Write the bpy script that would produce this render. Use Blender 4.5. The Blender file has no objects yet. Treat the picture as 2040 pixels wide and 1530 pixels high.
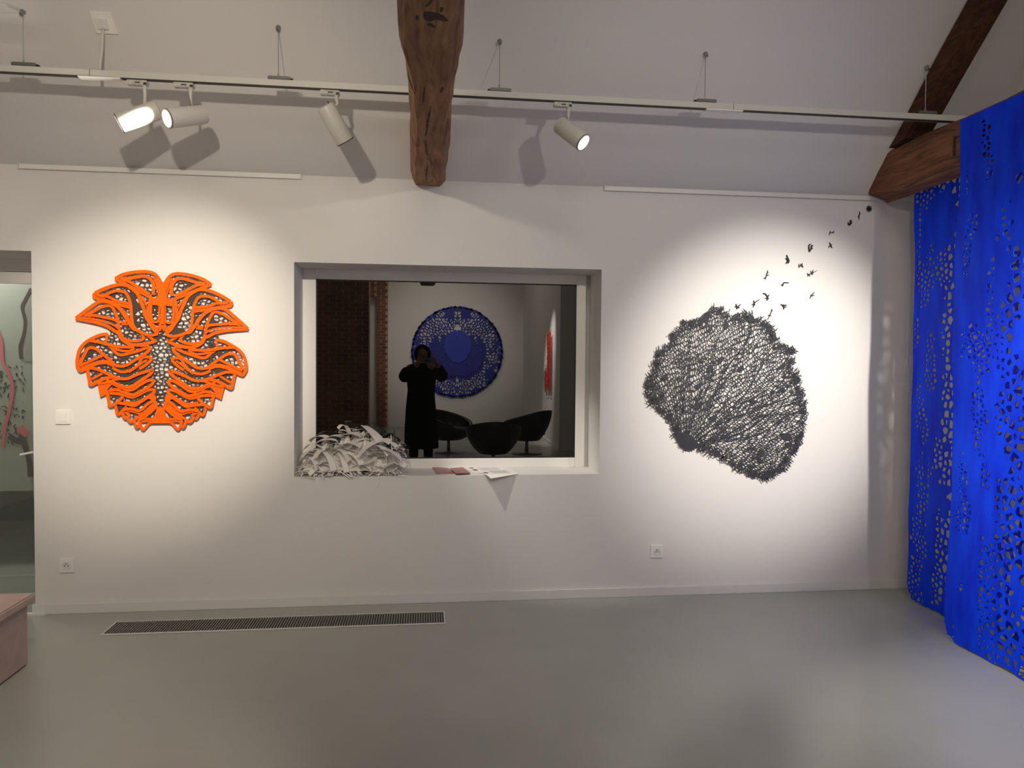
import bpy, bmesh, math, random
import numpy as np
from mathutils import Vector, Matrix, noise
random.seed(7); rng = np.random.default_rng(7)
PI = math.pi
C = bpy.context.scene.collection
scene = bpy.context.scene

# ------------------------------------------------------------------ camera
YAW, PITCH, ROLL, F = math.radians(6.748), math.radians(1.798), math.radians(.5095), 1435.3
CAM = np.array([0, -4.46, 1.5])
cf = np.array([math.sin(YAW)*math.cos(PITCH), math.cos(YAW)*math.cos(PITCH), -math.sin(PITCH)])
cr = np.array([math.cos(YAW), -math.sin(YAW), 0.]); cu = np.cross(cr, cf)
r2 = cr*math.cos(ROLL)+cu*math.sin(ROLL); u2 = -cr*math.sin(ROLL)+cu*math.cos(ROLL)
cam = bpy.data.cameras.new('camera'); camo = bpy.data.objects.new('camera', cam); C.objects.link(camo)
cam.lens = F/2040*36; cam.sensor_width = 36; cam.clip_start = .02
camo.matrix_world = Matrix(((r2[0], u2[0], -cf[0], CAM[0]), (r2[1], u2[1], -cf[1], CAM[1]), (r2[2], u2[2], -cf[2], CAM[2]), (0, 0, 0, 1)))
scene.camera = camo
scene.view_settings.view_transform = 'Standard'; scene.view_settings.look = 'None'
scene.view_settings.gamma = 1; scene.view_settings.use_curve_mapping = False
scene.view_settings.exposure = 0.14
w = bpy.data.worlds.new('world'); scene.world = w; w.use_nodes = True
w.node_tree.nodes['Background'].inputs[0].default_value = (.6, .6, .65, 1)
w.node_tree.nodes['Background'].inputs[1].default_value = .05

def spot(name, loc, target, power, col, ang, blend, size=.03, parent=None):
    l = bpy.data.lights.new(name, 'SPOT'); l.energy = power; l.color = col
    l.spot_size = math.radians(ang); l.spot_blend = blend; l.shadow_soft_size = size
    o = bpy.data.objects.new(name, l); C.objects.link(o); o.location = loc
    o.rotation_euler = (Vector(target)-Vector(loc)).to_track_quat('-Z', 'Y').to_euler()
    if parent: o.parent = parent
    return o
def area(name, loc, target, power, col, sx, sy):
    l = bpy.data.lights.new(name, 'AREA'); l.energy = power; l.color = col; l.shape = 'RECTANGLE'; l.size = sx; l.size_y = sy
    o = bpy.data.objects.new(name, l); C.objects.link(o); o.location = loc
    o.rotation_euler = (Vector(target)-Vector(loc)).to_track_quat('-Z', 'Y').to_euler(); return o
WARM = (1, .89, .72); NEUT = (1, .93, .83); COOL = (.96, .95, 1)
# gallery spots on the parallel track over the middle of the room
LA = (-.72, -3, 2.78); LB = (1.42, -3, 2.8); LB2 = (2.60, -3.1, 2.8)
spot('spot_on_orange_art', LA, (-1.56, 0, 1.52), 325, WARM, 36, .9)
spot('spot_on_orange_art_spill', LA, (-1.35, 0, 2.0), 92, WARM, 92, 1)
spot('spot_on_coral_art', LB2, (2.2, 0, 1.38), 540, NEUT, 39, .95)
spot('spot_on_coral_art_spill', LB2, (2.0, 0, 1.6), 20, NEUT, 110, 1)
spot('spot_second_spill', LB, (1.1, 0, 2.0), 40, NEUT, 100, 1)
spot('spot_on_round_art', (.3, -6.6, 3.1), (.42, -11.3, 1.9), 760, NEUT, 50, 1)
spot('spot_on_side_wall', (1.5, -6.9, 3.5), (2.2, -7.7, 1.3), 900, NEUT, 30, .9)
area('room_fill', (.8, -4.2, 4.6), (.8, -3.6, 0), 16, NEUT, 1.6, .8)  # unseen area light added as general fill for the room
area('lounge_fill', (-.3, -8.8, 4.6), (-.3, -8.8, 0), 85, WARM, 1.6, .8)  # unseen area light, turned up to brighten the far room
area('brick_fill', (-2.2, -5.2, 4.6), (-2.2, -6.5, 0), 9, WARM, .8, .8)  # added area light that brightens the front of the brick wall

# ------------------------------------------------------------------ materials
def mat(name, col, rough=.6, metal=0., noise_amt=0., noise_scale=8., bump=0., bump_scale=60., spec=.5, col2=None, stretch=(1, 1, 1), emit=0., coat=0., detail=4.):
    m = bpy.data.materials.new(name); m.use_nodes = True; nt = m.node_tree; b = nt.nodes['Principled BSDF']
    b.inputs['Base Color'].default_value = (*col, 1); b.inputs['Roughness'].default_value = rough
    b.inputs['Metallic'].default_value = metal; b.inputs['Specular IOR Level'].default_value = spec
    if coat: b.inputs['Coat Weight'].default_value = coat; b.inputs['Coat Roughness'].default_value = .2
    tc = nt.nodes.new('ShaderNodeTexCoord'); mp = nt.nodes.new('ShaderNodeMapping'); nt.links.new(tc.outputs['Object'], mp.inputs[0])
    mp.inputs['Scale'].default_value = stretch
    if noise_amt or col2:
        n = nt.nodes.new('ShaderNodeTexNoise'); n.inputs['Scale'].default_value = noise_scale; n.inputs['Detail'].default_value = detail
        nt.links.new(mp.outputs[0], n.inputs['Vector'])
        r = nt.nodes.new('ShaderNodeValToRGB'); nt.links.new(n.outputs[0], r.inputs[0])
        c2 = col2 or tuple(c*(1-noise_amt) for c in col)
        r.color_ramp.elements[0].position = .32; r.color_ramp.elements[1].position = .68
        r.color_ramp.elements[0].color = (*c2, 1); r.color_ramp.elements[1].color = (*col, 1)
        nt.links.new(r.outputs[0], b.inputs['Base Color'])
    if bump:
        n = nt.nodes.new('ShaderNodeTexNoise'); n.inputs['Scale'].default_value = bump_scale; n.inputs['Detail'].default_value = 3
        nt.links.new(mp.outputs[0], n.inputs['Vector'])
        bp = nt.nodes.new('ShaderNodeBump'); bp.inputs['Strength'].default_value = bump; bp.inputs['Distance'].default_value = .01
        nt.links.new(n.outputs[0], bp.inputs['Height']); nt.links.new(bp.outputs[0], b.inputs['Normal'])
    if emit: b.inputs['Emission Color'].default_value = (*col, 1); b.inputs['Emission Strength'].default_value = emit
    return m
M = dict(
 wall=mat('plaster', (.80, .78, .76), .75, bump=.04, bump_scale=120, noise_amt=.02, noise_scale=2),
 ceil=mat('ceiling_plaster', (.71, .695, .685), .8, bump=.05, bump_scale=90, noise_amt=.02, noise_scale=2),
 trim=mat('white_trim', (.78, .77, .75), .45),
 frame=mat('white_lacquer', (.88, .86, .83), .3, coat=.2),
 floor=mat('grey_resin', (.40, .41, .37), .24, spec=.8, noise_amt=.05, noise_scale=3, bump=.03, bump_scale=25),
 metal_white=mat('white_enamel', (.60, .585, .54), .4),
 black=mat('black_rubber', (.012, .012, .012), .5),
 slot=mat('dark_slot', (.03, .027, .024), .6),
 chrome=mat('brushed_steel', (.35, .34, .33), .35, metal=.9),
 grey_metal=mat('grey_clip', (.16, .16, .15), .45, metal=.4),
 lens=mat('lit_lens', (1, .96, .86), .4, emit=9),
 glassish=mat('clear_adapter', (.62, .60, .56), .25, noise_amt=.3, noise_scale=60),
 orange=mat('orange_paper', (1, .135, .0), .65, spec=.2, noise_amt=.08, noise_scale=6),
 netbrown=mat('brown_paper', (.065, .043, .036), .8),
 coral=mat('black_paper', (.024, .025, .032), .7),
 bird=mat('bird_paper', (.008, .008, .009), .7),
 white_paper=mat('white_paper', (.90, .865, .83), .75, noise_amt=.04, noise_scale=9),
 red_print=mat('red_print', (.42, .06, .045), .4, col2=(.26, .23, .21), noise_scale=16),
 ink=mat('ink', (.06, .05, .06), .7), pale_ink=mat('pale_ink', (.42, .40, .42), .8),
 velvet=mat('pink_velvet', (.52, .40, .36), .95, noise_amt=.12, noise_scale=14, bump=.2, bump_scale=200, spec=.2),
 leather=mat('black_leather', (.008, .008, .009), .32, bump=.1, bump_scale=80),
 coat=mat('black_coat', (.006, .006, .0065), .9, spec=.15, bump=.3, bump_scale=40),
 skin=mat('skin', (.30, .17, .12), .6), hair=mat('dark_hair', (.02, .012, .01), .7),
 brick=mat('brick', (.30, .13, .08), .9, col2=(.14, .07, .05), noise_scale=3.5, bump=.4, bump_scale=60),
 mortar=mat('mortar', (.55, .42, .33), .95), timber=mat('dark_timber', (.05, .03, .02), .8),
 lilac=mat('shade_plaster', (.35, .35, .36), .8),
 red=mat('red_paper', (.5, .02, .02), .6), steelgrill=mat('grille_metal', (.30, .285, .26), .4, metal=.2),
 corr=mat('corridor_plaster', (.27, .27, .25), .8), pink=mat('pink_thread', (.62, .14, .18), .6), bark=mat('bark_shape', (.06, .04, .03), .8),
 palegreen=mat('pale_shape', (.36, .38, .34), .8),
)
def wood_mat(name, a, b_, c, axis):
    m = bpy.data.materials.new(name); m.use_nodes = True; nt = m.node_tree; bs = nt.nodes['Principled BSDF']
    bs.inputs['Roughness'].default_value = .75; bs.inputs['Specular IOR Level'].default_value = .25
    tc = nt.nodes.new('ShaderNodeTexCoord'); mp = nt.nodes.new('ShaderNodeMapping'); nt.links.new(tc.outputs['Object'], mp.inputs[0])
    s = [9, 9, 9]; s[axis] = 1.0; mp.inputs['Scale'].default_value = s
    n = nt.nodes.new('ShaderNodeTexNoise'); n.inputs['Scale'].default_value = 3.2; n.inputs['Detail'].default_value = 9; n.inputs['Distortion'].default_value = 1.2
    nt.links.new(mp.outputs[0], n.inputs[0])
    r = nt.nodes.new('ShaderNodeValToRGB'); nt.links.new(n.outputs[0], r.inputs[0])
    e = r.color_ramp.elements; e[0].position = .28; e[0].color = (*a, 1); e[1].position = .75; e[1].color = (*c, 1)
    k = e.new(.5); k.color = (*b_, 1)
    n2 = nt.nodes.new('ShaderNodeTexNoise'); n2.inputs['Scale'].default_value = 2.4; n2.inputs['Detail'].default_value = 5; nt.links.new(tc.outputs['Object'], n2.inputs[0])
    r2_ = nt.nodes.new('ShaderNodeValToRGB'); nt.links.new(n2.outputs[0], r2_.inputs[0]); r2_.color_ramp.elements[0].position = .3; r2_.color_ramp.elements[0].color = (.55, .5, .5, 1); r2_.color_ramp.elements[1].position = .6
    mx = nt.nodes.new('ShaderNodeMixRGB'); mx.blend_type = 'MULTIPLY'; mx.inputs[0].default_value = .8
    nt.links.new(r.outputs[0], mx.inputs[1]); nt.links.new(r2_.outputs[0], mx.inputs[2]); nt.links.new(mx.outputs[0], bs.inputs['Base Color'])
    bp = nt.nodes.new('ShaderNodeBump'); bp.inputs['Strength'].default_value = .5; bp.inputs['Distance'].default_value = .01
    nt.links.new(n.outputs[0], bp.inputs['Height']); nt.links.new(bp.outputs[0], bs.inputs['Normal'])
    return m
M['wood'] = wood_mat('oak_beam', (.16, .075, .04), (.36, .19, .11), (.50, .30, .18), 1)
M['wood_red'] = wood_mat('oak_beam_dark', (.10, .04, .022), (.22, .095, .05), (.30, .14, .08), 1)
M['wood_rafter'] = wood_mat('rafter_wood', (.035, .014, .008), (.085, .034, .018), (.13, .055, .028), 1)
def blue_mat():
    m = mat('ultramarine_paint', (0.0, .022, .72), .6, spec=.15, col2=(0., .058, 1.), noise_scale=2.2, stretch=(6, 6, 1.6), bump=.15, bump_scale=50, detail=7)
    return m
M['blue'] = blue_mat()
M['blue_disc'] = mat('deep_blue_paper', (.006, .012, .34), .6, noise_amt=.4, noise_scale=5)
def glass_mat():
    m = bpy.data.materials.new('night_glass'); m.use_nodes = True; nt = m.node_tree
    nt.nodes.remove(nt.nodes['Principled BSDF']); out = nt.nodes['Material Output']
    g = nt.nodes.new('ShaderNodeBsdfGlossy'); g.inputs['Roughness'].default_value = .0; g.inputs['Color'].default_value = (1, 1, 1, 1)
    d = nt.nodes.new('ShaderNodeBsdfDiffuse'); d.inputs['Color'].default_value = (.003, .003, .003, 1)
    mx = nt.nodes.new('ShaderNodeMixShader'); mx.inputs[0].default_value = .15
    nt.links.new(d.outputs[0], mx.inputs[1]); nt.links.new(g.outputs[0], mx.inputs[2]); nt.links.new(mx.outputs[0], out.inputs[0])
    return m
M['glass'] = glass_mat()
def door_glass():
    m = bpy.data.materials.new('door_glass'); m.use_nodes = True; nt = m.node_tree
    nt.nodes.remove(nt.nodes['Principled BSDF']); out = nt.nodes['Material Output']
    g = nt.nodes.new('ShaderNodeBsdfGlossy'); g.inputs['Roughness'].default_value = .03
    d = nt.nodes.new('ShaderNodeBsdfTransparent'); d.inputs['Color'].default_value = (.8, .82, .78, 1)
    mx = nt.nodes.new('ShaderNodeMixShader'); mx.inputs[0].default_value = .12
    nt.links.new(d.outputs[0], mx.inputs[1]); nt.links.new(g.outputs[0], mx.inputs[2]); nt.links.new(mx.outputs[0], out.inputs[0])
    return m
M['door_glass'] = door_glass()

# ------------------------------------------------------------------ helpers
def wp(px, py, y=0.):
    d = cf+r2*(px-1020)/F-u2*(py-765)/F
    return CAM+d*((y-CAM[1])/d[1])
def fp(px, py, z=0.):
    d = cf+r2*(px-1020)/F-u2*(py-765)/F
    return CAM+d*((z-CAM[2])/d[2])
GY = .31
def refl(px, py, y):            # real place, at depth y, of something seen mirrored in the window pane
    p = wp(px, py, 2*GY-y); return np.array([p[0], y, p[2]])
def obj(name, bm, m, parent=None, label=None, cat=None, group=None, kind=None, smooth=False):
    me = bpy.data.meshes.new(name)
    if isinstance(bm, tuple): me.from_pydata([tuple(map(float, v)) for v in bm[0]], [], bm[1])
    else: bm.to_mesh(me); bm.free()
    me.update()
    me.materials.append(m)
    if smooth: me.polygons.foreach_set('use_smooth', [True]*len(me.polygons))
    o = bpy.data.objects.new(name, me); C.objects.link(o)
    if parent:
        o.parent = parent
        if parent.location.length > 0 or parent.parent: o.matrix_parent_inverse = world_of(parent).inverted()
    tag(o, label, cat, group, kind); return o
def world_of(o):
    mw = Matrix.LocRotScale(o.location, o.rotation_euler, o.scale)
    return world_of(o.parent) @ o.matrix_parent_inverse @ mw if o.parent else mw
def tag(o, label=None, cat=None, group=None, kind=None):
    if label: o['label'] = label
    if cat: o['category'] = cat
    if group: o['group'] = group
    if kind: o['kind'] = kind
def thing(name, label, cat, loc=(0, 0, 0), group=None, kind=None):
    o = bpy.data.objects.new(name, None); C.objects.link(o); o.location = loc; o.empty_display_size = .1
    tag(o, label, cat, group, kind); return o
def bx(bm, x0, x1, y0, y1, z0, z1, bev=0):
    r = bmesh.ops.create_cube(bm, size=1)['verts']
    for v in r:
        v.co = Vector(((x0+x1)/2+v.co.x*(x1-x0), (y0+y1)/2+v.co.y*(y1-y0), (z0+z1)/2+v.co.z*(z1-z0)))
    if bev:
        es = list({e for v in r for e in v.link_edges}); bmesh.ops.bevel(bm, geom=es, offset=bev, segments=2, affect='EDGES')
    return bm
def box(*a, bev=0): return bx(bmesh.new(), *a, bev=bev)
def tube(bm, pts, rad, n=10, cap=True):
    pts = [Vector(p) for p in pts]; rs = rad if isinstance(rad, (list, tuple)) else [rad]*len(pts); rings = []
    up = Vector((0, 0, 1))
    for i, p in enumerate(pts):
        t = (pts[min(i+1, len(pts)-1)]-pts[max(i-1, 0)]).normalized()
        a = t.cross(up if abs(t.z) < .95 else Vector((1, 0, 0))).normalized(); b = t.cross(a)
        rings.append([bm.verts.new(p+(a*math.cos(2*PI*k/n)+b*math.sin(2*PI*k/n))*rs[i]) for k in range(n)])
    for q, r in zip(rings, rings[1:]):
        for k in range(n): bm.faces.new((q[k], q[(k+1) % n], r[(k+1) % n], r[k]))
    if cap: bm.faces.new(rings[0][::-1]); bm.faces.new(rings[-1])
    return bm
def lathe(bm, prof, c, ax, n=24, caps=(True, True)):   # prof [(along, radius)], axis ax from point c
    ax = Vector(ax).normalized(); a = ax.cross(Vector((0, 0, 1)) if abs(ax.z) < .9 else Vector((1, 0, 0))).normalized(); b = ax.cross(a)
    rings = []
    for s, r in prof:
        rings.append([bm.verts.new(Vector(c)+ax*s+(a*math.cos(2*PI*k/n)+b*math.sin(2*PI*k/n))*max(r, 1e-5)) for k in range(n)])
    for q, r in zip(rings, rings[1:]):
        for k in range(n): bm.faces.new((q[k], q[(k+1) % n], r[(k+1) % n], r[k]))
    if caps[0]: bm.faces.new(rings[0][::-1])
    if caps[1]: bm.faces.new(rings[-1])
    bmesh.ops.recalc_face_normals(bm, faces=bm.faces); return bm
def catmull(p, n=5, closed=False):
    p = [np.array(q, float) for q in p]; out = []; m = len(p)
    if m < 3 and not closed: return p
    for i in range(m if closed else m-1):
        g = (lambda k: p[k % m]) if closed else (lambda k: p[min(max(k, 0), m-1)])
        a, b, c, d = g(i-1), g(i), g(i+1), g(i+2)
        for k in range(n):
            t = k/n; out.append(.5*((2*b)+(c-a)*t+(2*a-5*b+4*c-d)*t*t+(3*b-a-3*c+d)*t**3))
    if not closed: out.append(p[-1])
    return out
def ribbon(pts, width, y, thick, taper=0., V=None, Fc=None):
    """flat paper strip in a plane facing -y; pts are (x, z)"""
    V = [] if V is None else V; Fc = [] if Fc is None else Fc
    p = [np.array(q, float) for q in pts]; n = len(p); b0 = len(V)
    for i in range(n):
        t = p[min(i+1, n-1)]-p[max(i-1, 0)]; t = t/(np.linalg.norm(t)+1e-9); nn = np.array([-t[1], t[0]])
        s = i/(n-1); wd = width*(1-taper*abs(2*s-1)**3)/2
        for sg in (1, -1):
            q = p[i]+nn*wd*sg
            V.append((q[0], y, q[1])); V.append((q[0], y+thick, q[1]))
    for i in range(n-1):
        a = b0+4*i; b = a+4
        Fc += [(a, a+2, b+2, b), (a+1, b+1, b+3, a+3), (a, b, b+1, a+1), (a+2, a+3, b+3, b+2)]
    Fc += [(b0, b0+1, b0+3, b0+2), (b0+4*(n-1), b0+4*(n-1)+2, b0+4*(n-1)+3, b0+4*(n-1)+1)]
    return V, Fc
def inpoly(x, y, P):
    c = False; j = len(P)-1
    for i in range(len(P)):
        if (P[i][1] > y) != (P[j][1] > y) and x < (P[j][0]-P[i][0])*(y-P[i][1])/(P[j][1]-P[i][1])+P[i][0]: c = not c
        j = i
    return c
def voronoi(P, K=18, R=None):
    """cells (lists of 2D vertices) of the points P, clipped to a box of half-size R round each"""
    P = np.asarray(P, float); N = len(P); out = []
    for i in range(N):
        d = ((P-P[i])**2).sum(1); nb = np.argpartition(d, min(K+1, N-1))[:K+1]; nb = nb[np.argsort(d[nb])][1:]
        r = R if R else math.sqrt(d[nb[-1]])
        cx, cy = P[i]; poly = [(cx-r, cy-r), (cx+r, cy-r), (cx+r, cy+r), (cx-r, cy+r)]
        for j in nb:
            nx, ny = P[j][0]-cx, P[j][1]-cy; mx, my = cx+nx/2, cy+ny/2; c0 = nx*mx+ny*my
            new = []; m = len(poly); 
            for k in range(m):
                a = poly[k]; b = poly[(k+1) % m]; da = nx*a[0]+ny*a[1]-c0; db = nx*b[0]+ny*b[1]-c0
                if da <= 0: new.append(a)
                if da*db < 0:
                    t = da/(da-db); new.append((a[0]+(b[0]-a[0])*t, a[1]+(b[1]-a[1])*t))
            poly = new
            if len(poly) < 3: break
        out.append(poly)
    return out
def lattice(cells, to2, width, keep, solid=None, round_=0):
    """web of paper between inset holes. to2 maps cell coords to plane coords; returns 2D verts and faces"""
    V = []; Fc = []; idx = {}
    def vid(p):
        k = (round(p[0], 4), round(p[1], 4))
        if k not in idx: idx[k] = len(V); V.append((p[0], p[1]))
        return idx[k]
    for ci, poly in enumerate(cells):
        if len(poly) < 3: continue
        P = [to2(*p) for p in poly]; Q = []
        for p in P:                                  # drop doubled corners
            if not Q or abs(p[0]-Q[-1][0])+abs(p[1]-Q[-1][1]) > 8e-4: Q.append(p)
        if len(Q) > 2 and abs(Q[0][0]-Q[-1][0])+abs(Q[0][1]-Q[-1][1]) < 8e-4: Q.pop()
        if len(Q) < 3: continue
        c = np.mean(Q, 0)
        if not keep(c[0], c[1]): continue
        area = sum(Q[i][0]*Q[(i+1) % len(Q)][1]-Q[(i+1) % len(Q)][0]*Q[i][1] for i in range(len(Q)))
        if area < 0: Q = Q[::-1]
        ids = [vid(p) for p in Q]
        if len(set(ids)) < 3: continue
        rin = min(abs((Q[(k+1) % len(Q)][0]-Q[k][0])*(c[1]-Q[k][1])-(Q[(k+1) % len(Q)][1]-Q[k][1])*(c[0]-Q[k][0]))/(math.hypot(Q[(k+1) % len(Q)][0]-Q[k][0], Q[(k+1) % len(Q)][1]-Q[k][1])+1e-9) for k in range(len(Q)))
        wd = width(c[0], c[1]); s = 1-wd/max(rin, 1e-5)
        if s < .12 or (solid and solid(c[0], c[1])): Fc.append(tuple(ids)); continue
        inner = []
        for p in Q:
            v = (c[0]+(p[0]-c[0])*s, c[1]+(p[1]-c[1])*s)
            if round_:                                # pull far corners in so the hole is rounder
                L = math.hypot(v[0]-c[0], v[1]-c[1]); lim = max(rin*s*round_, 1e-5)
                if L > lim: v = (c[0]+(v[0]-c[0])*lim/L, c[1]+(v[1]-c[1])*lim/L)
            inner.append(len(V)); V.append(v)
        n = len(ids)
        for k in range(n): Fc.append((ids[k], ids[(k+1) % n], inner[(k+1) % n], inner[k]))
    return V, Fc
def solidify(o, t, off=0.):
    md = o.modifiers.new('paper_thickness', 'SOLIDIFY'); md.thickness = t; md.offset = off; return o

# ------------------------------------------------------------------ room shell
XR = 3.36; XL = -4.2; YB = -11.4; CS = .95
def struct(name, bm, m, parent=None, **k): return obj(name, bm, m, parent, kind='structure', **k)
bm = bmesh.new(); T = .42
for a in ((XL, -3.3, 0, T, 0, 2.6), (-3.3, -2.263, 0, T, 2.11, 2.6), (-2.263, -.793, 0, T, 0, 2.6), (-.793, 1.09, 0, T, 0, .79), (-.793, 1.09, 0, T, 2.083, 2.6), (1.09, XR+.2, 0, T, 0, 2.6)): bx(bm, *a)
struct('wall_back', bm, M['wall'])
struct('floor', box(XL-.2, XR+.2, YB-.2, 3.0, -.12, 0), M['floor'])
struct('wall_right', box(XR, XR+.15, YB, .0, 0, 6), M['wall'])
struct('wall_left', box(XL-.15, XL, YB, 0, 0, 6), M['wall'])
struct('wall_front', box(XL, XR, YB-.15, YB, 0, 6), M['wall'])
# sloping ceiling, then flat above the middle of the room
yr = -2.7; zr = 2.6-CS*yr
V = [(XL, .0, 2.6), (XR, .0, 2.6), (XR, yr, zr), (XL, yr, zr), (XR, YB, zr), (XL, YB, zr)]
Vt = [(v[0], v[1]+.12, v[2]+.12) for v in V]
struct('ceiling', (V+Vt, [(0, 3, 2, 1), (3, 5, 4, 2), (6, 7, 8, 9), (9, 8, 10, 11), (0, 1, 7, 6), (4, 5, 11, 10)]), M['ceil'])
bm = bmesh.new(); bx(bm, -2.275, XR, -.014, 0, 0, .058, bev=.002)
struct('baseboard_back', bm, M['trim'])
struct('baseboard_right', box(XR-.014, XR, -9, -.014, 0, .058, bev=.002), M['trim'])
# picture rails
for (x0, x1, lab) in ((-2.32, -.752, 'thin white picture rail above the orange cutout, left of the middle beam'), (1.10, 3.2, 'thin white picture rail above the black coral cutout, right of the middle beam')):
    t = thing('picture_rail', lab, 'rail', (x0, 0, 2.575))
    b_ = box(x0+.004, x1-.004, -.013, -.0005, 2.577, 2.603, bev=.002); obj('rail_profile', b_, M['frame'], t)
    obj('rail_lip', box(x0+.004, x1-.004, -.016, -.010, 2.574, 2.578), M['trim'], t)
    for xx in (x0, x1): obj('end_cap', box(xx-.003, xx+.003, -.017, -.0005, 2.573, 2.606), M['trim'], t)

# ------------------------------------------------------------------ window
t = thing('window_1', None, None, (.15, .33, .79), kind='structure')
X0, X1, Z0, Z1 = -.793, 1.09, .79, 2.083; gx0, gx1, gz0, gz1 = -.711, .995, .855, 2.018
fo = obj('window_frame', bx(bx(bx(bx(bmesh.new(), X0, gx0, .30, .40, Z0, Z1, bev=.003), gx1, X1-.03, .30, .40, Z0, Z1, bev=.003), gx0, gx1, .30, .40, gz1, Z1, bev=.003), gx0, gx1, .30, .40, Z0, gz0, bev=.003), M['frame'], t)
obj('side_filler', box(X1-.03, X1, .33, .40, Z0, Z1), M['trim'], fo)
obj('glass_pane', box(gx0, gx1, GY, GY+.02, gz0, gz1), M['glass'], t)
g = bmesh.new()
for a in ((gx0, gx0+.007, gz0, gz1), (gx1-.007, gx1, gz0, gz1), (gx0, gx1, gz0, gz0+.007), (gx0, gx1, gz1-.007, gz1)): bx(g, a[0], a[1], .304, .3105, a[2], a[3])
obj('gasket', g, M['black'], t)

# ------------------------------------------------------------------ door at the left, corridor behind it holding the reflection stand-in
t = thing('door_1', None, None, (-2.8, .36, 0), kind='structure')
zf0 = wp(30, 565, .36)[2]; zf1 = wp(30, 542, .36)[2]
obj('door_header', box(-3.3, -2.263, .345, .42, zf1+.006, 2.11), M['wall'], t)
obj('door_frame', bx(bx(box(-3.3, -2.263, .36, .41, zf0, zf1, bev=.003), -3.3, -3.22, .36, .41, 0, zf0), -2.263-.012, -2.263, .36, .41, 0, zf0), M['frame'], t)
obj('glass_leaf', box(-3.22, -2.277, .375, .385, .012, zf0-.004), M['door_glass'], t)
h = tube(bmesh.new(), [wp(40, 906, .30), wp(66, 901, .315)], .007, 8)
tube(h, [wp(66, 901, .315), wp(67, 901, .375)], .008, 8); obj('door_handle', h, M['metal_white'], t)
struct('threshold', box(-3.3, -2.2, -.03, .0, .0, .012), M['trim'])
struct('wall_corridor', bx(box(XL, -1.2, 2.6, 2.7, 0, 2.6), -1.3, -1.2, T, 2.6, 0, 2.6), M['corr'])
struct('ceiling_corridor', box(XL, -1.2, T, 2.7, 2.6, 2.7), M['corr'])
area('corridor_fill', (-3.2, .75, 2.5), (-3.1, 1.1, 0), 22, (1, .97, .93), .5, .5)  # unseen area light for the print behind the door glass
# print behind the door glass, modelled in place of an artwork's reflection
art = thing('reflected_print', 'pale print with pink line and dark branch, standing in for a reflection in the glass door', 'artwork', (-3.0, 1.0, 1.2))
obj('print_sheet', box(-3.9, -2.55, 1.0, 1.006, .55, 2.3), M['palegreen'], art)
def pxr(pts, y, wd, th=.004, n=5): return ribbon([(wp(px, py, y)[0], wp(px, py, y)[2]) for px, py in catmull(pts, n)], wd, y, th)
obj('pink_line', pxr([(-12, 640), (2, 680), (5, 720), (18, 745), (25, 775), (20, 810), (10, 850), (5, 890)], .99, .022), M['pink'], art)
obj('pink_patch', pxr([(38, 850), (44, 858), (55, 866)], .985, .05), M['pink'], art)
obj('branch_shape', pxr([(62, 575), (50, 598), (44, 612), (50, 640), (47, 668), (40, 690), (42, 715)], .992, .022), M['bark'], art)
obj('branch_shape', pxr([(68, 590), (57, 615), (58, 660), (56, 720)], .994, .05), M['corr'], art)
obj('dark_patch', pxr([(18, 868), (28, 876), (42, 880)], .988, .04), M['bark'], art)
obj('branch_shape', pxr([(42, 862), (50, 890), (58, 920), (60, 950)], .987, .035), M['bark'], art)
sp = ([], [])
for k in range(120):
    a, b_ = rng.uniform(-10, 48), rng.uniform(730, 880)
    ribbon([(wp(a, b_, .994)[0], wp(a, b_, .994)[2]), (wp(a+rng.uniform(-6, 6), b_+rng.uniform(-8, 8), .994)[0], wp(a, b_+rng.uniform(-8, 8), .994)[2])], .007, .994, .003, V=sp[0], Fc=sp[1])
obj('speckles', sp, M['bark'], art, kind='stuff')

# ------------------------------------------------------------------ beams
def beam(name, label, x0, x1, z0, z1, ys, m, seed, jit=.012, ch=.03):
    V = []; Fc = []; n = len(ys)
    for i, y in enumerate(ys):
        sec = [(x0+ch, z0), (x1-ch, z0), (x1, z0+ch*.8), (x1, z1-ch), (x1-ch, z1), (x0+ch, z1), (x0, z1-ch), (x0, z0+ch*1.4)]
        for k, (x, z) in enumerate(sec):
            q = noise.noise(Vector((k*3.1+seed, y*1.7, seed)))*jit*1.6+noise.noise(Vector((k*7.7+seed, y*6, seed)))*jit*.8
            q2 = noise.noise(Vector((k*5.3+seed, y*2.3, seed+9)))*jit
            V.append((x+q, y, z+q2))
    for i in range(n-1):
        for k in range(8): a = i*8+k; b = i*8+(k+1) % 8; Fc.append((a, b, b+8, a+8))
    Fc.append(tuple(range(8))[::-1]); Fc.append(tuple(range((n-1)*8, n*8)))
    return V, Fc
ys = [.03-.09*i for i in range(60)]
t = thing('ceiling_beam', 'rough brown oak tie beam with knots and cracks, middle of the ceiling', 'beam', (.0, 0, 2.56))
V, Fc = beam('b', '', -.098, .1, 2.56, 2.86, ys, M['wood'], 3.3)
def skew(V):
    out = []
    for (x, y, z) in V:                        # the left flank swells out beyond y = -1.7
        s = max(0, min(1, (-y-1.55)/.35)); s2 = max(0, min(1, (-y-.2)/.5))
        if x < 0: x -= .018*s
        out.append((x+.008*s2, y, z+(.012*(1-min(1, -y/.25)) if y > -.25 else 0)))
    return out
from mathutils.bvhtree import BVHTree
V = skew(V); obj('beam_timber', (V, Fc), M['wood'], t)
BV = BVHTree.FromPolygons([Vector(v) for v in V], Fc)
def hug(V):
    out = []
    for x, y, z in V:
        h = BV.ray_cast(Vector((x, y, 2.3)), Vector((0, 0, 1)))[0]; zs_ = h.z if h and h.z < 2.62 else 2.575
        out.append((x, y, zs_-.0012 if z < 2.56 else zs_+.012))
    return out
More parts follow.
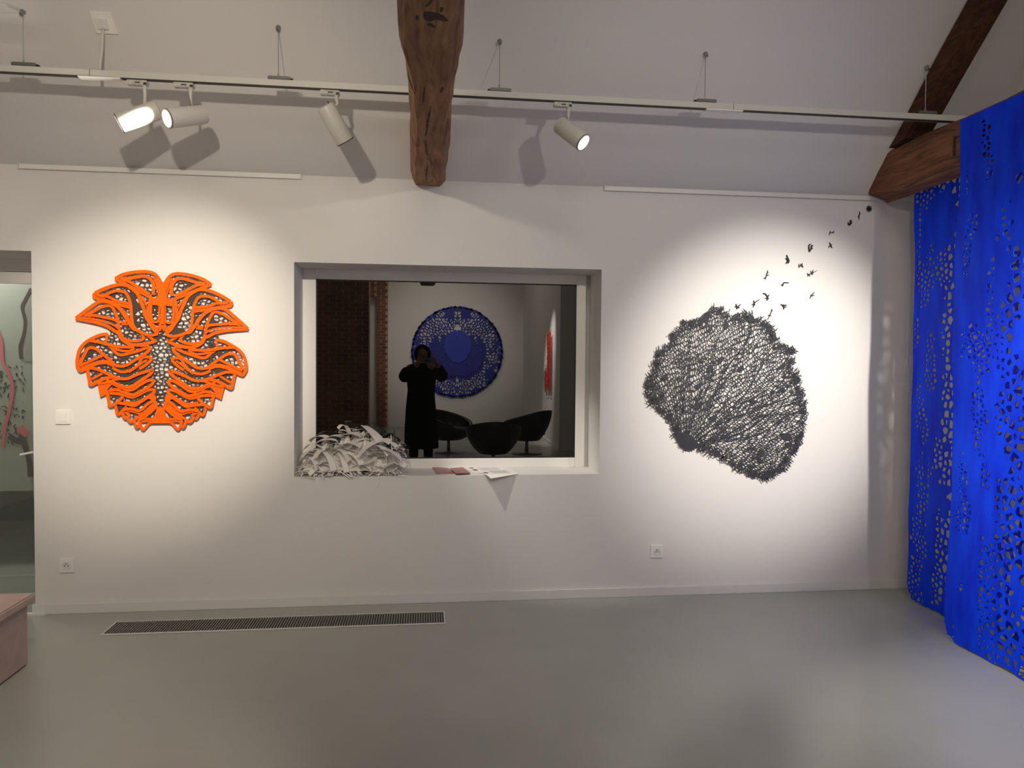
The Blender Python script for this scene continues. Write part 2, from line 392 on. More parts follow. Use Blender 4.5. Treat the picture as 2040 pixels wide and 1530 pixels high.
def under(pts, n=4): return [(fp(px, py, 2.553)[0], fp(px, py, 2.553)[1]) for px, py in catmull(pts, n)]
def flat_crack(pts, w0):
    V = []; Fc = []; p = [np.array(q) for q in pts]; n = len(p)
    for i in range(n):
        tt = p[min(i+1, n-1)]-p[max(i-1, 0)]; tt /= np.linalg.norm(tt)+1e-9; nn = np.array([-tt[1], tt[0]])
        wd = w0*(.35+.65*math.sin(PI*(i+.2)/(n-.6)))*(.7+.6*random.random())
        for s in (1, -1): q = p[i]+nn*wd*s/2; V += [(q[0], q[1], 2.547), (q[0], q[1], 2.575)]
    for i in range(n-1):
        a = 4*i; b = a+4; Fc += [(a, b, b+2, a+2), (a, a+1, b+1, b), (a+2, b+2, b+3, a+3)]
    return V, Fc
for pts, w0 in (([(846, 178), (844, 195), (842, 212)], .008), ([(858, 215), (853, 240), (850, 262), (847, 275)], .009), ([(847, 283), (849, 300), (853, 325)], .008), ([(853, 332), (850, 345), (848, 362)], .007), ([(862, 0), (855, 10), (847, 16)], .006)):
    V, Fc = flat_crack(under(pts, 6), w0*1.15); obj('crack', (hug(V), Fc), M['timber'], t)
def blob(pts, z0=2.546):
    P = under(pts, 3); P = [(fp(px, py, z0)[0], fp(px, py, z0)[1]) for px, py in catmull(pts, 3, True)]; n = len(P)
    V = [(x, y, z0) for x, y in P]+[(x, y, z0+.035) for x, y in P]
    return V, [tuple(range(n))]+[(i, (i+1) % n, (i+1) % n+n, i+n) for i in range(n)]
for pts in ([(843, 34), (852, 31), (866, 34), (878, 38), (884, 42), (893, 51), (880, 50), (868, 47), (855, 50), (845, 44)], [(850, 56), (858, 55), (868, 62), (858, 61)], [(880, 180), (884, 184), (879, 192), (876, 189)], [(829, 38), (834, 39), (833, 46), (828, 45)], [(878, 24), (884, 26), (880, 33), (876, 31)]):
    V, Fc = blob(pts); obj('knot_hole', (hug(V), Fc), M['timber'], t)
# dark hollow on the left flank
xq = -.112
def flank(pts, x):
    out = []
    for px, py in pts:
        d = cf+r2*(px-1020)/F-u2*(py-765)/F; q = CAM+d*(x/d[0]); out.append(q)
    return out
V, Fc = blob([(813, 165), (816, 172), (822, 180), (828, 190), (826, 196), (818, 190), (813, 182)]); obj('knot_hole', (hug(V), Fc), M['timber'], t)
t = thing('tie_beam', 'brown oak tie beam at the right with carved mark, blue hanging over it', 'beam', (2.94, 0, 2.57))
V, Fc = beam('b', '', 2.85, 3.03, 2.565, 2.835, [.05-.09*i for i in range(60)], M['wood'], 8.1, jit=.01, ch=.018)
V = [(x, y, z+(.05*max(0, 1+y/.35) if z < 2.7 and x < 2.95 else 0)) for x, y, z in V]
obj('beam_timber', (V, Fc), M['wood_red'], t)
mk = bmesh.new()
def markbar(pa, pb, wd):
    a, b_ = flank([pa, pb], 2.846); tube(mk, [a, b_], wd, 6)
markbar((1901, 272), (1900, 312), .006); markbar((1903, 273), (1918, 271), .004); markbar((1912, 280), (1917, 279), .003)
obj('carved_mark', mk, M['timber'], t)
mk = bmesh.new()
for pl in ([(1780, 345), (1820, 335), (1870, 322), (1915, 312)], [(1800, 375), (1850, 352), (1912, 330)], [(1850, 270), (1880, 262), (1905, 258)]):
    tube(mk, flank(catmull(pl, 4), 2.849), .0028, 5)
obj('grain_crack', mk, M['timber'], t)
# rafter under the sloping ceiling
t = thing('rafter', 'dark brown rafter rising along the sloping ceiling above the right tie beam', 'beam', (2.9, -.3, 2.78))
V = []; Fc = []; n = 34
for i in range(n):
    y = -.255-.074*i; z = 2.6-CS*y
    for k, (x, dz) in enumerate(((2.835, -.125), (2.985, -.125), (2.992, -.012), (2.83, -.012))):
        q = noise.noise(Vector((k*4.+2, y*2.2, 5)))*.016
        V.append((x+q+.02*(-y-.3)*.5, y, max(z+dz+q*.4, 2.842)))
for i in range(n-1):
    for k in range(4): a = i*4+k; b = i*4+(k+1) % 4; Fc.append((a, b, b+4, a+4))
Fc += [(3, 2, 1, 0), tuple(range((n-1)*4, n*4))]
obj('rafter_timber', (V, Fc), M['wood_rafter'], t)

# ------------------------------------------------------------------ lighting track
TY = -.62
def tz(x): return 2.905-.004*x
t = thing('lighting_track', 'long white suspended lighting track with dark slot, crossing below the sloping ceiling', 'track light rail', (0, TY, 2.9))
rail = bmesh.new()
bx(rail, -3.6, 3.06, TY-.018, TY+.018, 2.888, 2.922, bev=.002)
rail_o = obj('rail_body', rail, M['metal_white'], t)
for (a, b_) in ((-3.6, -1.716), (-1.516, 1.506), (1.716, 3.05)):
    obj('slot', box(a, b_, TY-.0195, TY-.014, 2.884, 2.8885), M['slot'], t)
    obj('slot', box(a, b_, TY-.009, TY+.009, 2.8865, 2.8882), M['slot'], t)
for (a, b_) in ((-1.716, -1.516), (1.506, 1.716)):
    obj('joint_cover', box(a, b_, TY-.0205, TY+.0205, 2.882, 2.8875, bev=.001), M['frame'], t)
for xx in (-1.66, 1.66): obj('joint_line', box(xx-.001, xx+.001, TY-.0188, TY+.0188, 2.888, 2.9225), M['slot'], t)
for (px, py, side) in ((50, 130, 1), (557, 158, 1), (997, 182, -1), (1406, 201, -1), (1845, 222, -1)):
    x = wp(px, py, TY)[0]; z = 2.924
    cl = obj('hanger_clip', box(x-.056, x+.056, TY-.02, TY+.02, z-.004, z+.016, bev=.004), M['grey_metal'], t)
    s_ = obj('clip_spring', box(x+side*.056-.012*(side < 0), x+side*.056+.012*(side > 0), TY-.012, TY+.012, z+.001, z+.011, bev=.003), M['black'], cl)
    zt = 2.6-CS*TY
    wr = tube(bmesh.new(), [(x-.006, TY, z+.014), (x-.006, TY, zt-.01)], .0016, 6); obj('hanger_wire', wr, M['chrome'], t)
    an = lathe(bmesh.new(), [(0, .004), (.022, .004), (.024, .0015)], (x-.006, TY, z+.014), (0, 0, 1), 10); obj('wire_gripper', an, M['chrome'], cl)
    an = lathe(bmesh.new(), [(-.004, .013), (.004, .013), (.012, .009), (.024, .010), (.03, .007)], (x-.006, TY, zt), (0, -CS, -1), 14); obj('ceiling_anchor', an, M['chrome'], t)
# ceiling outlet with its flex
t = thing('ceiling_outlet', 'square white outlet on the sloping ceiling feeding a cable down to the track', 'outlet', (-1.6, -.6, 3.17))
nrm = Vector((0, -CS, -1)).normalized(); tv = Vector((0, -1, CS)).normalized()
def plate(cx, cy, w_, h_, th, off=0):
    c = Vector((cx, cy, 2.6-CS*cy)); V = []
    for s in (off, off+th):
        for a, b_ in ((-1, -1), (1, -1), (1, 1), (-1, 1)): V.append(c+Vector((1, 0, 0))*a*w_/2+tv*b_*h_/2+nrm*s)
    return V, [(0, 3, 2, 1), (4, 5, 6, 7), (0, 1, 5, 4), (1, 2, 6, 5), (2, 3, 7, 6), (3, 0, 4, 7)]
obj('outlet_plate', plate(-1.605, -.60, .10, .10, .010), M['frame'], t)
obj('outlet_box', plate(-1.612, -.60, .05, .05, .012, .010), M['trim'], t)
cb = tube(bmesh.new(), [(-1.612, -.60, 3.14), (-1.612, -.605, 3.10), (-1.614, -.61, 3.03), (-1.62, TY, 2.95), (-1.62, TY, 2.92)], .0075, 8); obj('cable', cb, M['metal_white'], t, smooth=True)

# ------------------------------------------------------------------ track spotlights
def spotlight(label, ax_px, c_px, d, power, ang, L=.205, seed=0):
    ax = Vector(d).normalized(); c = Vector(wp(*c_px, TY))
    tx = wp(*ax_px, TY)[0]
    t = thing('track_spotlight', label, 'spotlight', (tx, TY, 2.885), group='white cylindrical spotlights on the suspended track')
    ad = box(tx-.085, tx+.012, TY-.017, TY+.017, 2.860, 2.884, bev=.003); a_ = obj('track_adapter', ad, M['glassish'], t)
    obj('adapter_latch', box(tx-.004, tx+.010, TY-.019, TY-.014, 2.862, 2.872), M['slot'], a_)
    obj('adapter_latch', box(tx-.045, tx-.02, TY-.019, TY-.014, 2.868, 2.873), M['slot'], a_)
    top = c-ax*.03+Vector((0, 0, .035))
    st = tube(bmesh.new(), [(tx-.005, TY, 2.864), (tx-.005, TY, 2.845), (tx-.003, TY, 2.82), top], [.014, .010, .009, .009], 10); obj('stem', st, M['metal_white'], t, smooth=True)
    hb = lathe(bmesh.new(), [(-L/2+.0, .035), (-L/2+.004, .044), (-L/2+.012, .047), (-L/2+.1, .048), (L/2-.004, .048), (L/2, .0465), (L/2, .041), (L/2-.022, .038), (L/2-.024, .001)], c, ax, 32)
    ho = obj('housing', hb, M['metal_white'], t, smooth=True); ho.data.polygons.foreach_set('use_smooth', [True]*len(ho.data.polygons))
    es = ho.modifiers.new('edge', 'EDGE_SPLIT'); es.split_angle = math.radians(35)
    rg = lathe(bmesh.new(), [(L/2-.006, .0485), (L/2-.004, .049), (L/2-.002, .0485)], c, ax, 32, (False, False)); obj('rim', rg, M['slot'], ho)
    ls = lathe(bmesh.new(), [(L/2-.0225, .034), (L/2-.017, .033), (L/2-.015, .001)], c, ax, 24); obj('lens', ls, M['lens'], t)
    sl = tube(bmesh.new(), [c-ax*.03+Vector((0, -.01, .046)), c-ax*.07+Vector((0, -.01, .046))], .003, 6); obj('pivot_slot', sl, M['slot'], ho)
    spot('lamp', tuple(c+ax*(L/2+.004)), tuple(c+ax*2), power, NEUT, ang, .8, .025)
    return t
spotlight('white cylinder spotlight at far left, its body brightly lit by its neighbour, aimed left', (290, 170), (277, 232), (-.856, -.22, -.465), 30, 60)
spotlight('white cylinder spotlight second from left, glowing lens facing left', (382, 176), (371, 232), (-.70, -.61, -.34), 45, 158)
spotlight('white cylinder spotlight just left of the middle beam, pointing down and right', (672, 190), (668, 247), (.48, .38, -.79), 95, 34, L=.2)
spotlight('white cylinder spotlight right of the middle beam, glowing lens facing down right', (1134, 212), (1138, 266), (.625, -.457, -.63), 240, 58, L=.19)

# ------------------------------------------------------------------ switches and sockets
def socket(px, py, label, kind_):
    x, _, z = wp(px, py); s = .041
    t = thing('light_switch' if kind_ == 'sw' else 'wall_socket', label, 'switch' if kind_ == 'sw' else 'socket', (x, 0, z))
    obj('cover_plate', box(x-s, x+s, -.011, -.0005, z-s, z+s, bev=.002), M['frame'], t)
    if kind_ == 'sw': obj('rocker', box(x-.027, x+.027, -.014, -.011, z-.027, z+.027, bev=.003), M['frame'], t)
    else:
        lt = lathe(bmesh.new(), [(0, .0245), (.003, .024), (.003, .0215), (.0008, .021), (.0007, .001)], (x, -.011, z), (0, -1, 0), 24, (False, True)); obj('socket_well', lt, M['trim'], t)
        for dx in (-.0095, .0095): obj('pin_hole', lathe(bmesh.new(), [(0, .0032), (.0012, .0032)], (x+dx, -.0117, z-.002), (0, -1, 0), 10), M['slot'], t)
        obj('earth_pin', lathe(bmesh.new(), [(0, .0028), (.010, .0028)], (x, -.011, z+.011), (0, -1, 0), 10), M['chrome'], t)
socket(127, 831, 'square white light switch on the wall between the glass door and orange cutout', 'sw')
socket(134, 1126, 'square white wall socket low on the wall near the glass door', 'so')
socket(1308, 1098, 'square white wall socket low on the wall under the black coral cutout', 'so')

# ------------------------------------------------------------------ floor grille
t = thing('floor_grille', 'long narrow metal ventilation grille set in the floor along the back wall', 'vent', (-.8, -.28, 0))
gx0_, gx1_, gy0, gy1 = -1.735, .105, -.372, -.19
obj('frame_bar', box(gx0_, gx1_, gy0-.012, gy0, .0005, .006, bev=.001), M['trim'], t)
obj('frame_bar', box(gx0_, gx1_, gy1, gy1+.006, .0005, .006, bev=.001), M['trim'], t)
obj('frame_bar', box(gx0_-.008, gx0_, gy0-.012, gy1+.006, .0005, .006, bev=.001), M['trim'], t)
obj('frame_bar', box(gx1_, gx1_+.008, gy0-.012, gy1+.006, .0005, .006, bev=.001), M['trim'], t)
obj('duct_shadow_gap', box(gx0_, gx1_, gy0, gy1, .0003, .0012), M['black'], t)
N = 128; step = (gx1_-gx0_)/N
sl0 = obj('slat', box(gx0_, gx0_+step*.36, gy0, gy1, .0012, .006), M['steelgrill'], t)
for k in range(1, N):
    c = sl0.copy(); C.objects.link(c); c.parent = t; c.matrix_parent_inverse = sl0.matrix_parent_inverse.copy(); c.location.x = sl0.location.x+step*k

# ------------------------------------------------------------------ velvet ottoman
t = thing('ottoman', 'dusty pink velvet storage ottoman at the left edge in front of the door', 'ottoman', (-2.3, -1.1, 0))
obj('lid', box(-2.75, -1.905, -1.45, -.70, .298, .342, bev=.008), M['velvet'], t)
obj('body', box(-2.74, -1.925, -1.43, -.735, .004, .297, bev=.006), M['velvet'], t)

# ------------------------------------------------------------------ orange cut-paper artwork
def ow(X, Y): p = wp(150+X/9, 535+Y/9); return (p[0], p[2])
def axisX(Y): return 1600-(Y-270)/2500*42
def kk(Y):
    return .12 if Y < 1000 else (.12-.065*(Y-1000)/800 if Y < 1800 else (.055-.015*(Y-1800)/600 if Y < 2400 else max(0, .04*(1-(Y-2400)/400))))
def mir(p): X, Y = p; a = axisX(Y); return (2*a-X, Y+kk(Y)*(a-X))
ART = [
 ([(750,190),(880,120),(1080,75),(1300,65),(1430,95),(1510,170),(1560,260),(1605,300)],46,0),
 ([(750,190),(900,270),(1100,380),(1300,480),(1410,550),(1500,640)],46,0),
 ([(850,195),(1000,190),(1150,160),(1300,150),(1400,220),(1440,330),(1430,480)],46,1),
 ([(860,200),(1000,240),(1200,370),(1370,470)],42,1),
 ([(1490,180),(1540,330),(1590,480),(1600,650),(1600,820)],64,2),
 ([(1450,160),(1500,300),(1530,420),(1560,560),(1570,800),(1560,1000),(1530,1090)],46,0),
 ([(1390,600),(1500,600),(1605,620)],110,2),
 ([(1605,290),(1600,450),(1600,700),(1595,900)],96,1),
 ([(1410,600),(1390,700),(1390,860),(1430,950),(1500,960),(1540,900),(1550,640)],34,1),
 ([(1380,540),(1340,700),(1335,860),(1380,960),(1450,1040),(1540,1100),(1565,1000)],42,0),
 ([(390,450),(560,370),(750,310),(920,300),(1040,360),(1150,460),(1210,600),(1260,720),(1300,860),(1360,960),(1430,1080),(1520,1170)],48,1),
 ([(390,450),(385,515),(500,560),(620,600),(800,640),(1000,690),(1050,705)],56,0),
 ([(430,470),(540,500),(700,430),(830,410),(950,450),(1010,560),(1040,680),(1050,850),(1080,1020),(1160,1110),(1280,1170),(1400,1200),(1520,1175)],40,2),
 ([(540,520),(620,510),(800,590),(1020,640)],36,1),
 ([(1130,440),(1250,560),(1320,680)],30,0),
 ([(60,900),(200,790),(350,680),(480,600),(600,600),(720,640),(850,740),(930,850),(1000,960),(1080,1080),(1160,1110)],46,2),
 ([(60,900),(250,935),(450,980),(620,1040),(740,1120),(820,1170),(860,1250),(960,1335),(1100,1370),(1300,1350),(1450,1310),(1460,1280)],44,1),
 ([(200,850),(350,780),(500,700),(640,670),(700,700),(760,820),(800,950),(820,1100),(880,1240),(980,1290),(1120,1300),(1240,1270),(1240,1200),(1160,1110)],40,0),
 ([(220,840),(400,850),(560,880),(740,920),(790,960)],38,1),
 ([(160,890),(400,915),(600,960),(740,1020),(820,1080)],26,2),
 ([(720,660),(820,700),(900,780),(950,900),(940,960),(850,960)],30,1),
 ([(860,1000),(960,1000),(1000,960),(960,840),(860,720)],24,0),
 ([(1200,1130),(1360,1230),(1455,1300)],34,0),
 ([(620,1180),(500,1190),(350,1250),(220,1330),(130,1430),(90,1540),(70,1700),(110,1810),(150,1830),(250,1780)],44,0),
 ([(620,1180),(590,1320),(560,1330)],32,1),
 ([(280,1290),(480,1320),(620,1360),(800,1400),(1000,1410),(1100,1405)],42,2),
 ([(600,1350),(700,1440),(760,1510),(850,1550),(1000,1520),(1180,1470),(1330,1410)],40,0),
 ([(1330,1390),(1370,1440),(1300,1520),(1200,1580),(1060,1670),(960,1730),(850,1750),(740,1720),(650,1630),(540,1540),(430,1450),(330,1420),(270,1440),(220,1520),(160,1640),(130,1740)],42,1),
 ([(130,1740),(250,1690),(400,1620),(560,1550)],34,2),
 ([(150,1800),(300,1740),(450,1690),(600,1680),(740,1740)],60,0),
 ([(700,1420),(850,1470),(1000,1480),(1100,1430)],32,1),
 ([(1090,1380),(1340,1380)],34,2),
 ([(260,1790),(400,1790),(560,1850),(700,1920),(850,1970),(980,1970),(1100,1920),(1200,1880),(1400,1820),(1410,1860),(1330,1930),(1180,2030),(1050,2110),(900,2110),(750,2050),(600,2000)],42,2),
 ([(260,1800),(290,1950),(320,2080),(450,2020),(600,1960),(760,1940)],44,1),
 ([(560,1850),(450,1920),(330,1980)],32,0),
 ([(700,1780),(850,1850),(1000,1830),(1150,1740),(1230,1600),(1350,1590),(1385,1640),(1300,1720),(1180,1800)],38,0),
 ([(1000,1860),(1120,1780),(1220,1700),(1320,1640)],22,1),
 ([(600,2030),(760,2080),(900,2160),(1050,2170),(1200,2080),(1330,2010),(1420,2000),(1420,2060),(1330,2130),(1200,2200),(1080,2260),(960,2230),(800,2170),(650,2180)],42,1),
 ([(450,2060),(600,2040),(760,1990),(900,1960)],32,2),
 ([(610,2180),(640,2320),(670,2450),(800,2390),(900,2290)],40,2),
 ([(650,2230),(800,2240),(900,2260),(1050,2300),(1200,2240),(1320,2180),(1430,2170),(1440,2220),(1340,2290),(1200,2370),(1080,2410),(900,2380)],42,0),
 ([(750,2400),(800,2600),(870,2560),(960,2470)],38,1),
 ([(780,2400),(950,2420),(1100,2450),(1220,2380),(1350,2300),(1430,2270),(1460,2340),(1340,2420),(1200,2540),(1050,2510),(880,2530)],40,2),
 ([(870,2580),(930,2680),(1000,2620),(900,2540),(1100,2560),(1220,2600),(1350,2500),(1480,2380)],38,0),
 ([(970,2660),(1030,2740),(1110,2690),(1200,2640),(1320,2560),(1480,2430)],38,1),
 ([(1090,2700),(1140,2830),(1190,2790),(1180,2720),(1300,2640),(1420,2540),(1510,2450)],38,2),
 ([(1180,2730),(1240,2880),(1340,2780),(1440,2720),(1200,2730)],36,0),
 ([(1240,2680),(1400,2690),(1500,2640)],32,1),
 ([(1350,2300),(1420,2330),(1500,2440)],46,2),
]
art = thing('orange_cutout', 'symmetrical orange layered paper cutout over dark brown netting, shaped like a flower of petals', 'artwork', (-1.55, -.02, 1.1))
SC = np.linalg.norm(np.array(ow(1000, 1000))-np.array(ow(1100, 1000)))/100
for side in (0, 1):
    for i, (pts, wd, ly) in enumerate(ART):
        pp = [mir(p) for p in pts] if side else pts
        obj('petal_band', ribbon([ow(*p) for p in catmull(pp, 5)], (wd*1.22+5)*SC, -.026-.0045*ly-.0004*(i % 5), .003), M['orange'], art)
def poly_part(P, y, th, m, parent, name):
    n = len(P); V = [(x, y, z) for x, z in P]+[(x, y+th, z) for x, z in P]
    return obj(name, (V, [tuple(range(n)), tuple(range(2*n-1, n-1, -1))]+[(i, i+n, (i+1) % n+n, (i+1) % n) for i in range(n)]), m, parent)
for f_ in (lambda p: p, mir):
    poly_part([ow(*f_(p)) for p in ((440,2060),(700,2070),(610,2170),(600,2250),(490,2300))], -.030, .003, M['orange'], art, 'solid_panel')
poly_part([ow(*p) for p in ((1548,250),(1655,262),(1660,420),(1690,560),(1680,660),(1640,700),(1632,1000),(1580,1000),(1570,700),(1500,660),(1500,560),(1540,420))], -.041, .004, M['orange'], art, 'solid_panel')
cen = [(1500,2490),(1440,2700),(1340,2770),(1558,2775)]
poly_part([ow(*p) for p in ((1558,2470),(1500,2490),(1440,2690),(1340,2765))]+[ow(*mir(p)) for p in ((1340,2765),(1440,2690),(1500,2490))], -.031, .004, M['orange'], art, 'solid_panel')
half = [(1600,420),(1530,250),(1440,110),(1250,90),(1000,120),(860,190),(1100,320),(1320,470),(1050,370),(920,310),(700,350),(430,470),(540,520),(760,590),(1000,640),(850,640),(620,640),(300,800),(250,870),(560,950),(700,1020),(640,1090),(625,1190),(400,1240),(180,1390),(100,1600),(110,1790),(280,1760),(320,2050),(470,2020),(640,2020),(620,2150),(660,2400),(760,2400),(800,2570),(900,2620),(1040,2700),(1200,2740),(1400,2700),(1500,2500),(1556,2470)]
NET = [ow(*p) for p in half]+[ow(*mir(p)) for p in half[::-1]]
xs = [p[0] for p in NET]; zs = [p[1] for p in NET]
def jit_grid(x0, x1, z0, z1, s, sz=1.):
    P = []
    nz = int((z1-z0)/(s*sz))+1; nx = int((x1-x0)/s)+1
    for i in range(nx):
        for j in range(nz): P.append((x0+(i+.5+rng.uniform(-.46, .46)+(.5 if j % 2 else 0))*s, (z0/sz)+(j+.5+rng.uniform(-.46, .46))*s))
    return P
G = jit_grid(min(xs)-.03, max(xs)+.03, min(zs)-.03, max(zs)+.03, .0265, .82)
G = [p for p in G if inpoly(p[0], p[1]*.82, NET) or rng.random() < .0]
border = []
nn_ = len(NET)
for i in range(nn_):
    a = np.array(NET[i]); b = np.array(NET[(i+1) % nn_]); L = np.linalg.norm(b-a); k = max(1, int(L/.022)); c = np.mean(NET, 0)
    for q in range(k):
        p = a+(b-a)*q/k; t_ = (b-a)/(L+1e-9); o = p+np.array([t_[1], -t_[0]])*.011
        if inpoly(o[0], o[1], NET): o = p-np.array([t_[1], -t_[0]])*.011
        border.append((o[0], o[1]/.82))
nG = len(G); cl = voronoi(G+border, R=.04)[:nG]
def netsolid(x, z): return noise.noise(Vector((x*12, z*12, 1))) > .34
V2, F2 = lattice(cl, lambda a, b: (a, b*.82), lambda x, z: .0019+.0028*max(0, noise.noise(Vector((x*9, z*9, 4)))), lambda x, z: True, netsolid, round_=2.2)
o = obj('backing_net', ([(x, -.017, z) for x, z in V2], F2), M['netbrown'], art); solidify(o, .003)

# ------------------------------------------------------------------ black coral artwork
def tw(X, Y): p = wp(1260+X/3.924, 590+Y/3.924); return (p[0], p[2])
TO = [(90,690),(120,610),(150,540),(170,470),(200,410),(270,390),(300,360),(290,300),(320,265),(370,215),(440,195),(510,180),(560,130),(620,90),(690,80),(730,120),(760,150),(830,130),(900,125),(960,160),(1030,185),(1090,235),(1110,300),(1150,350),(1220,400),(1260,420),(1240,460),(1265,510),(1240,560),(1285,600),(1300,660),(1325,740),(1350,820),(1358,900),(1345,980),(1330,1060),(1315,1130),(1280,1190),(1240,1250),(1210,1320),(1150,1370),(1070,1410),(1000,1430),(930,1410),(870,1380),(810,1360),(760,1305),(690,1290),(640,1240),(590,1230),(540,1200),(500,1175),(460,1190),(400,1180),(350,1130),(320,1070),(300,1000),(240,940),(180,880),(125,830),(100,760)]
OUT = [tw(*p) for p in catmull(TO, 3, True)]
bx0, bz0 = tw(430, 1150)
tc = thing('coral_cutout', 'large black paper cutout of a netted sea fan with a ragged edge', 'artwork', (bx0, -.02, bz0))
ANI = .60
pts = []; ncell = 2050
oxs = [p[0] for p in OUT]; ozs = [p[1] for p in OUT]
cand = []
# jittered grid in the plane, finer in the left and lower-right fringes
s = .0245
x = min(oxs)
while x < max(oxs):
    z = min(ozs)
    while z < max(ozs):
        q = (x+rng.uniform(-.66, .66)*s, z+rng.uniform(-.66, .66)*s)
        if inpoly(q[0], q[1], OUT):
            cand.append(q)
            dx, dz = q[0]-bx0, q[1]-bz0
            X_ = (q[0]-tw(0, 0)[0])/(tw(1000, 0)[0]-tw(0, 0)[0])*1000
            edge = X_ < 260 or (dx > .42 and dz < -.02)
            if edge and rng.random() < .6: cand.append((q[0]+rng.uniform(-.5, .5)*s, q[1]+rng.uniform(-.5, .5)*s))
            elif rng.random() < .12: cand.append((q[0]+rng.uniform(-.5, .5)*s, q[1]+rng.uniform(-.5, .5)*s))
        z += s
    x += s
ox_, oz_ = bx0-.03, bz0-.04
def topol(x, z): r = math.hypot(x-ox_, z-oz_); return (math.atan2(z-oz_, x-ox_), ANI*math.log(r))
def frompol(a, l): r = math.exp(l/ANI); return (ox_+r*math.cos(a), oz_+r*math.sin(a))
cand = [c for c in cand if math.hypot(c[0]-ox_, c[1]-oz_) > .034]
brd = []
for i in range(len(OUT)):
    a = np.array(OUT[i]); b = np.array(OUT[(i+1) % len(OUT)]); L = np.linalg.norm(b-a); k = max(1, int(L/.013))
    for q in range(k):
        p = a+(b-a)*q/k; t_ = (b-a)/(L+1e-9); o = p+np.array([t_[1], -t_[0]])*.009
        if inpoly(o[0], o[1], OUT): o = p-np.array([t_[1], -t_[0]])*.009
        brd.append(tuple(o))
allp = [topol(*p) for p in cand+brd]
cl = voronoi(allp, K=20)[:len(cand)]
def edist(x, z): return min(math.hypot(x-a, z-b) for a, b in OUT)
def cw(x, z):
    e = edist(x, z); return .0018+.0012*max(0, 1-e/.07)+.0020*max(0, noise.noise(Vector((x*7, z*7, 2))))
def keep(x, z): return inpoly(x, z, OUT)
V2, F2 = lattice(cl, frompol, cw, keep, lambda x, z: noise.noise(Vector((x*16, z*16, 7))) > .52, round_=0)
o = obj('netted_fan', ([(x, -.020, z) for x, z in V2], F2), M['coral'], tc); solidify(o, .003)
# branches fanning from the stub
rb = ([], [])
for k in range(34):
    a = -.38+2.75*k/33+rng.uniform(-.04, .04); L = rng.uniform(.35, 1.1); p = []; bend = rng.uniform(-.22, .22)
    r = .05
    while r < L:
        q = (ox_+r*math.cos(a+bend*r+.05*math.sin(r*9+k)), oz_+r*math.sin(a+bend*r+.05*math.sin(r*9+k)))
        if not inpoly(q[0], q[1], OUT): break
        p.append(q); r += .04
    if len(p) > 3: ribbon(p, .0048, -.0215-.0002*(k % 4), .003, .5, rb[0], rb[1])
obj('branches', rb, M['coral'], tc)
# solid stub
poly_part([tw(*p) for p in ((335,1080),(370,1060),(430,1080),(490,1130),(520,1165),(500,1180),(470,1180),(455,1205),(410,1195),(370,1160),(345,1120))], -.022, .004, M['coral'], tc, 'solid_stub')
# ragged leafy fringe
fr = ([], [])
cen_ = np.array([np.mean(oxs), np.mean(ozs)])
nO = len(OUT)
for k in range(560):
    i = int(rng.integers(nO)); t_ = rng.random(); p = np.array(OUT[i])*(1-t_)+np.array(OUT[(i+1) % nO])*t_
    tg = np.array(OUT[(i+1) % nO])-np.array(OUT[i]); tg /= np.linalg.norm(tg)+1e-9; nr = np.array([tg[1], -tg[0]])
    if np.dot(nr, p-cen_) < 0: nr = -nr
    inn = rng.uniform(.0, .05)
    p = p-nr*inn
    d = nr*rng.uniform(.4, 1)+tg*rng.uniform(-1, 1); d /= np.linalg.norm(d); L = rng.uniform(.012, .034)
    ribbon([p-d*.008, p+d*L*.45, p+d*L], rng.uniform(.004, .010), -.0225-.0003*(k % 5), .0025, .8, fr[0], fr[1])
    if rng.random() < .5:
        d2 = d+nr*.2+tg*rng.uniform(-1.3, 1.3); d2 /= np.linalg.norm(d2)
        ribbon([p+d*L*.3, p+d*L*.3+d2*L*.6], .005, -.0222-.0003*(k % 5), .0025, .6, fr[0], fr[1])
obj('leafy_fringe', fr, M['coral'], tc)

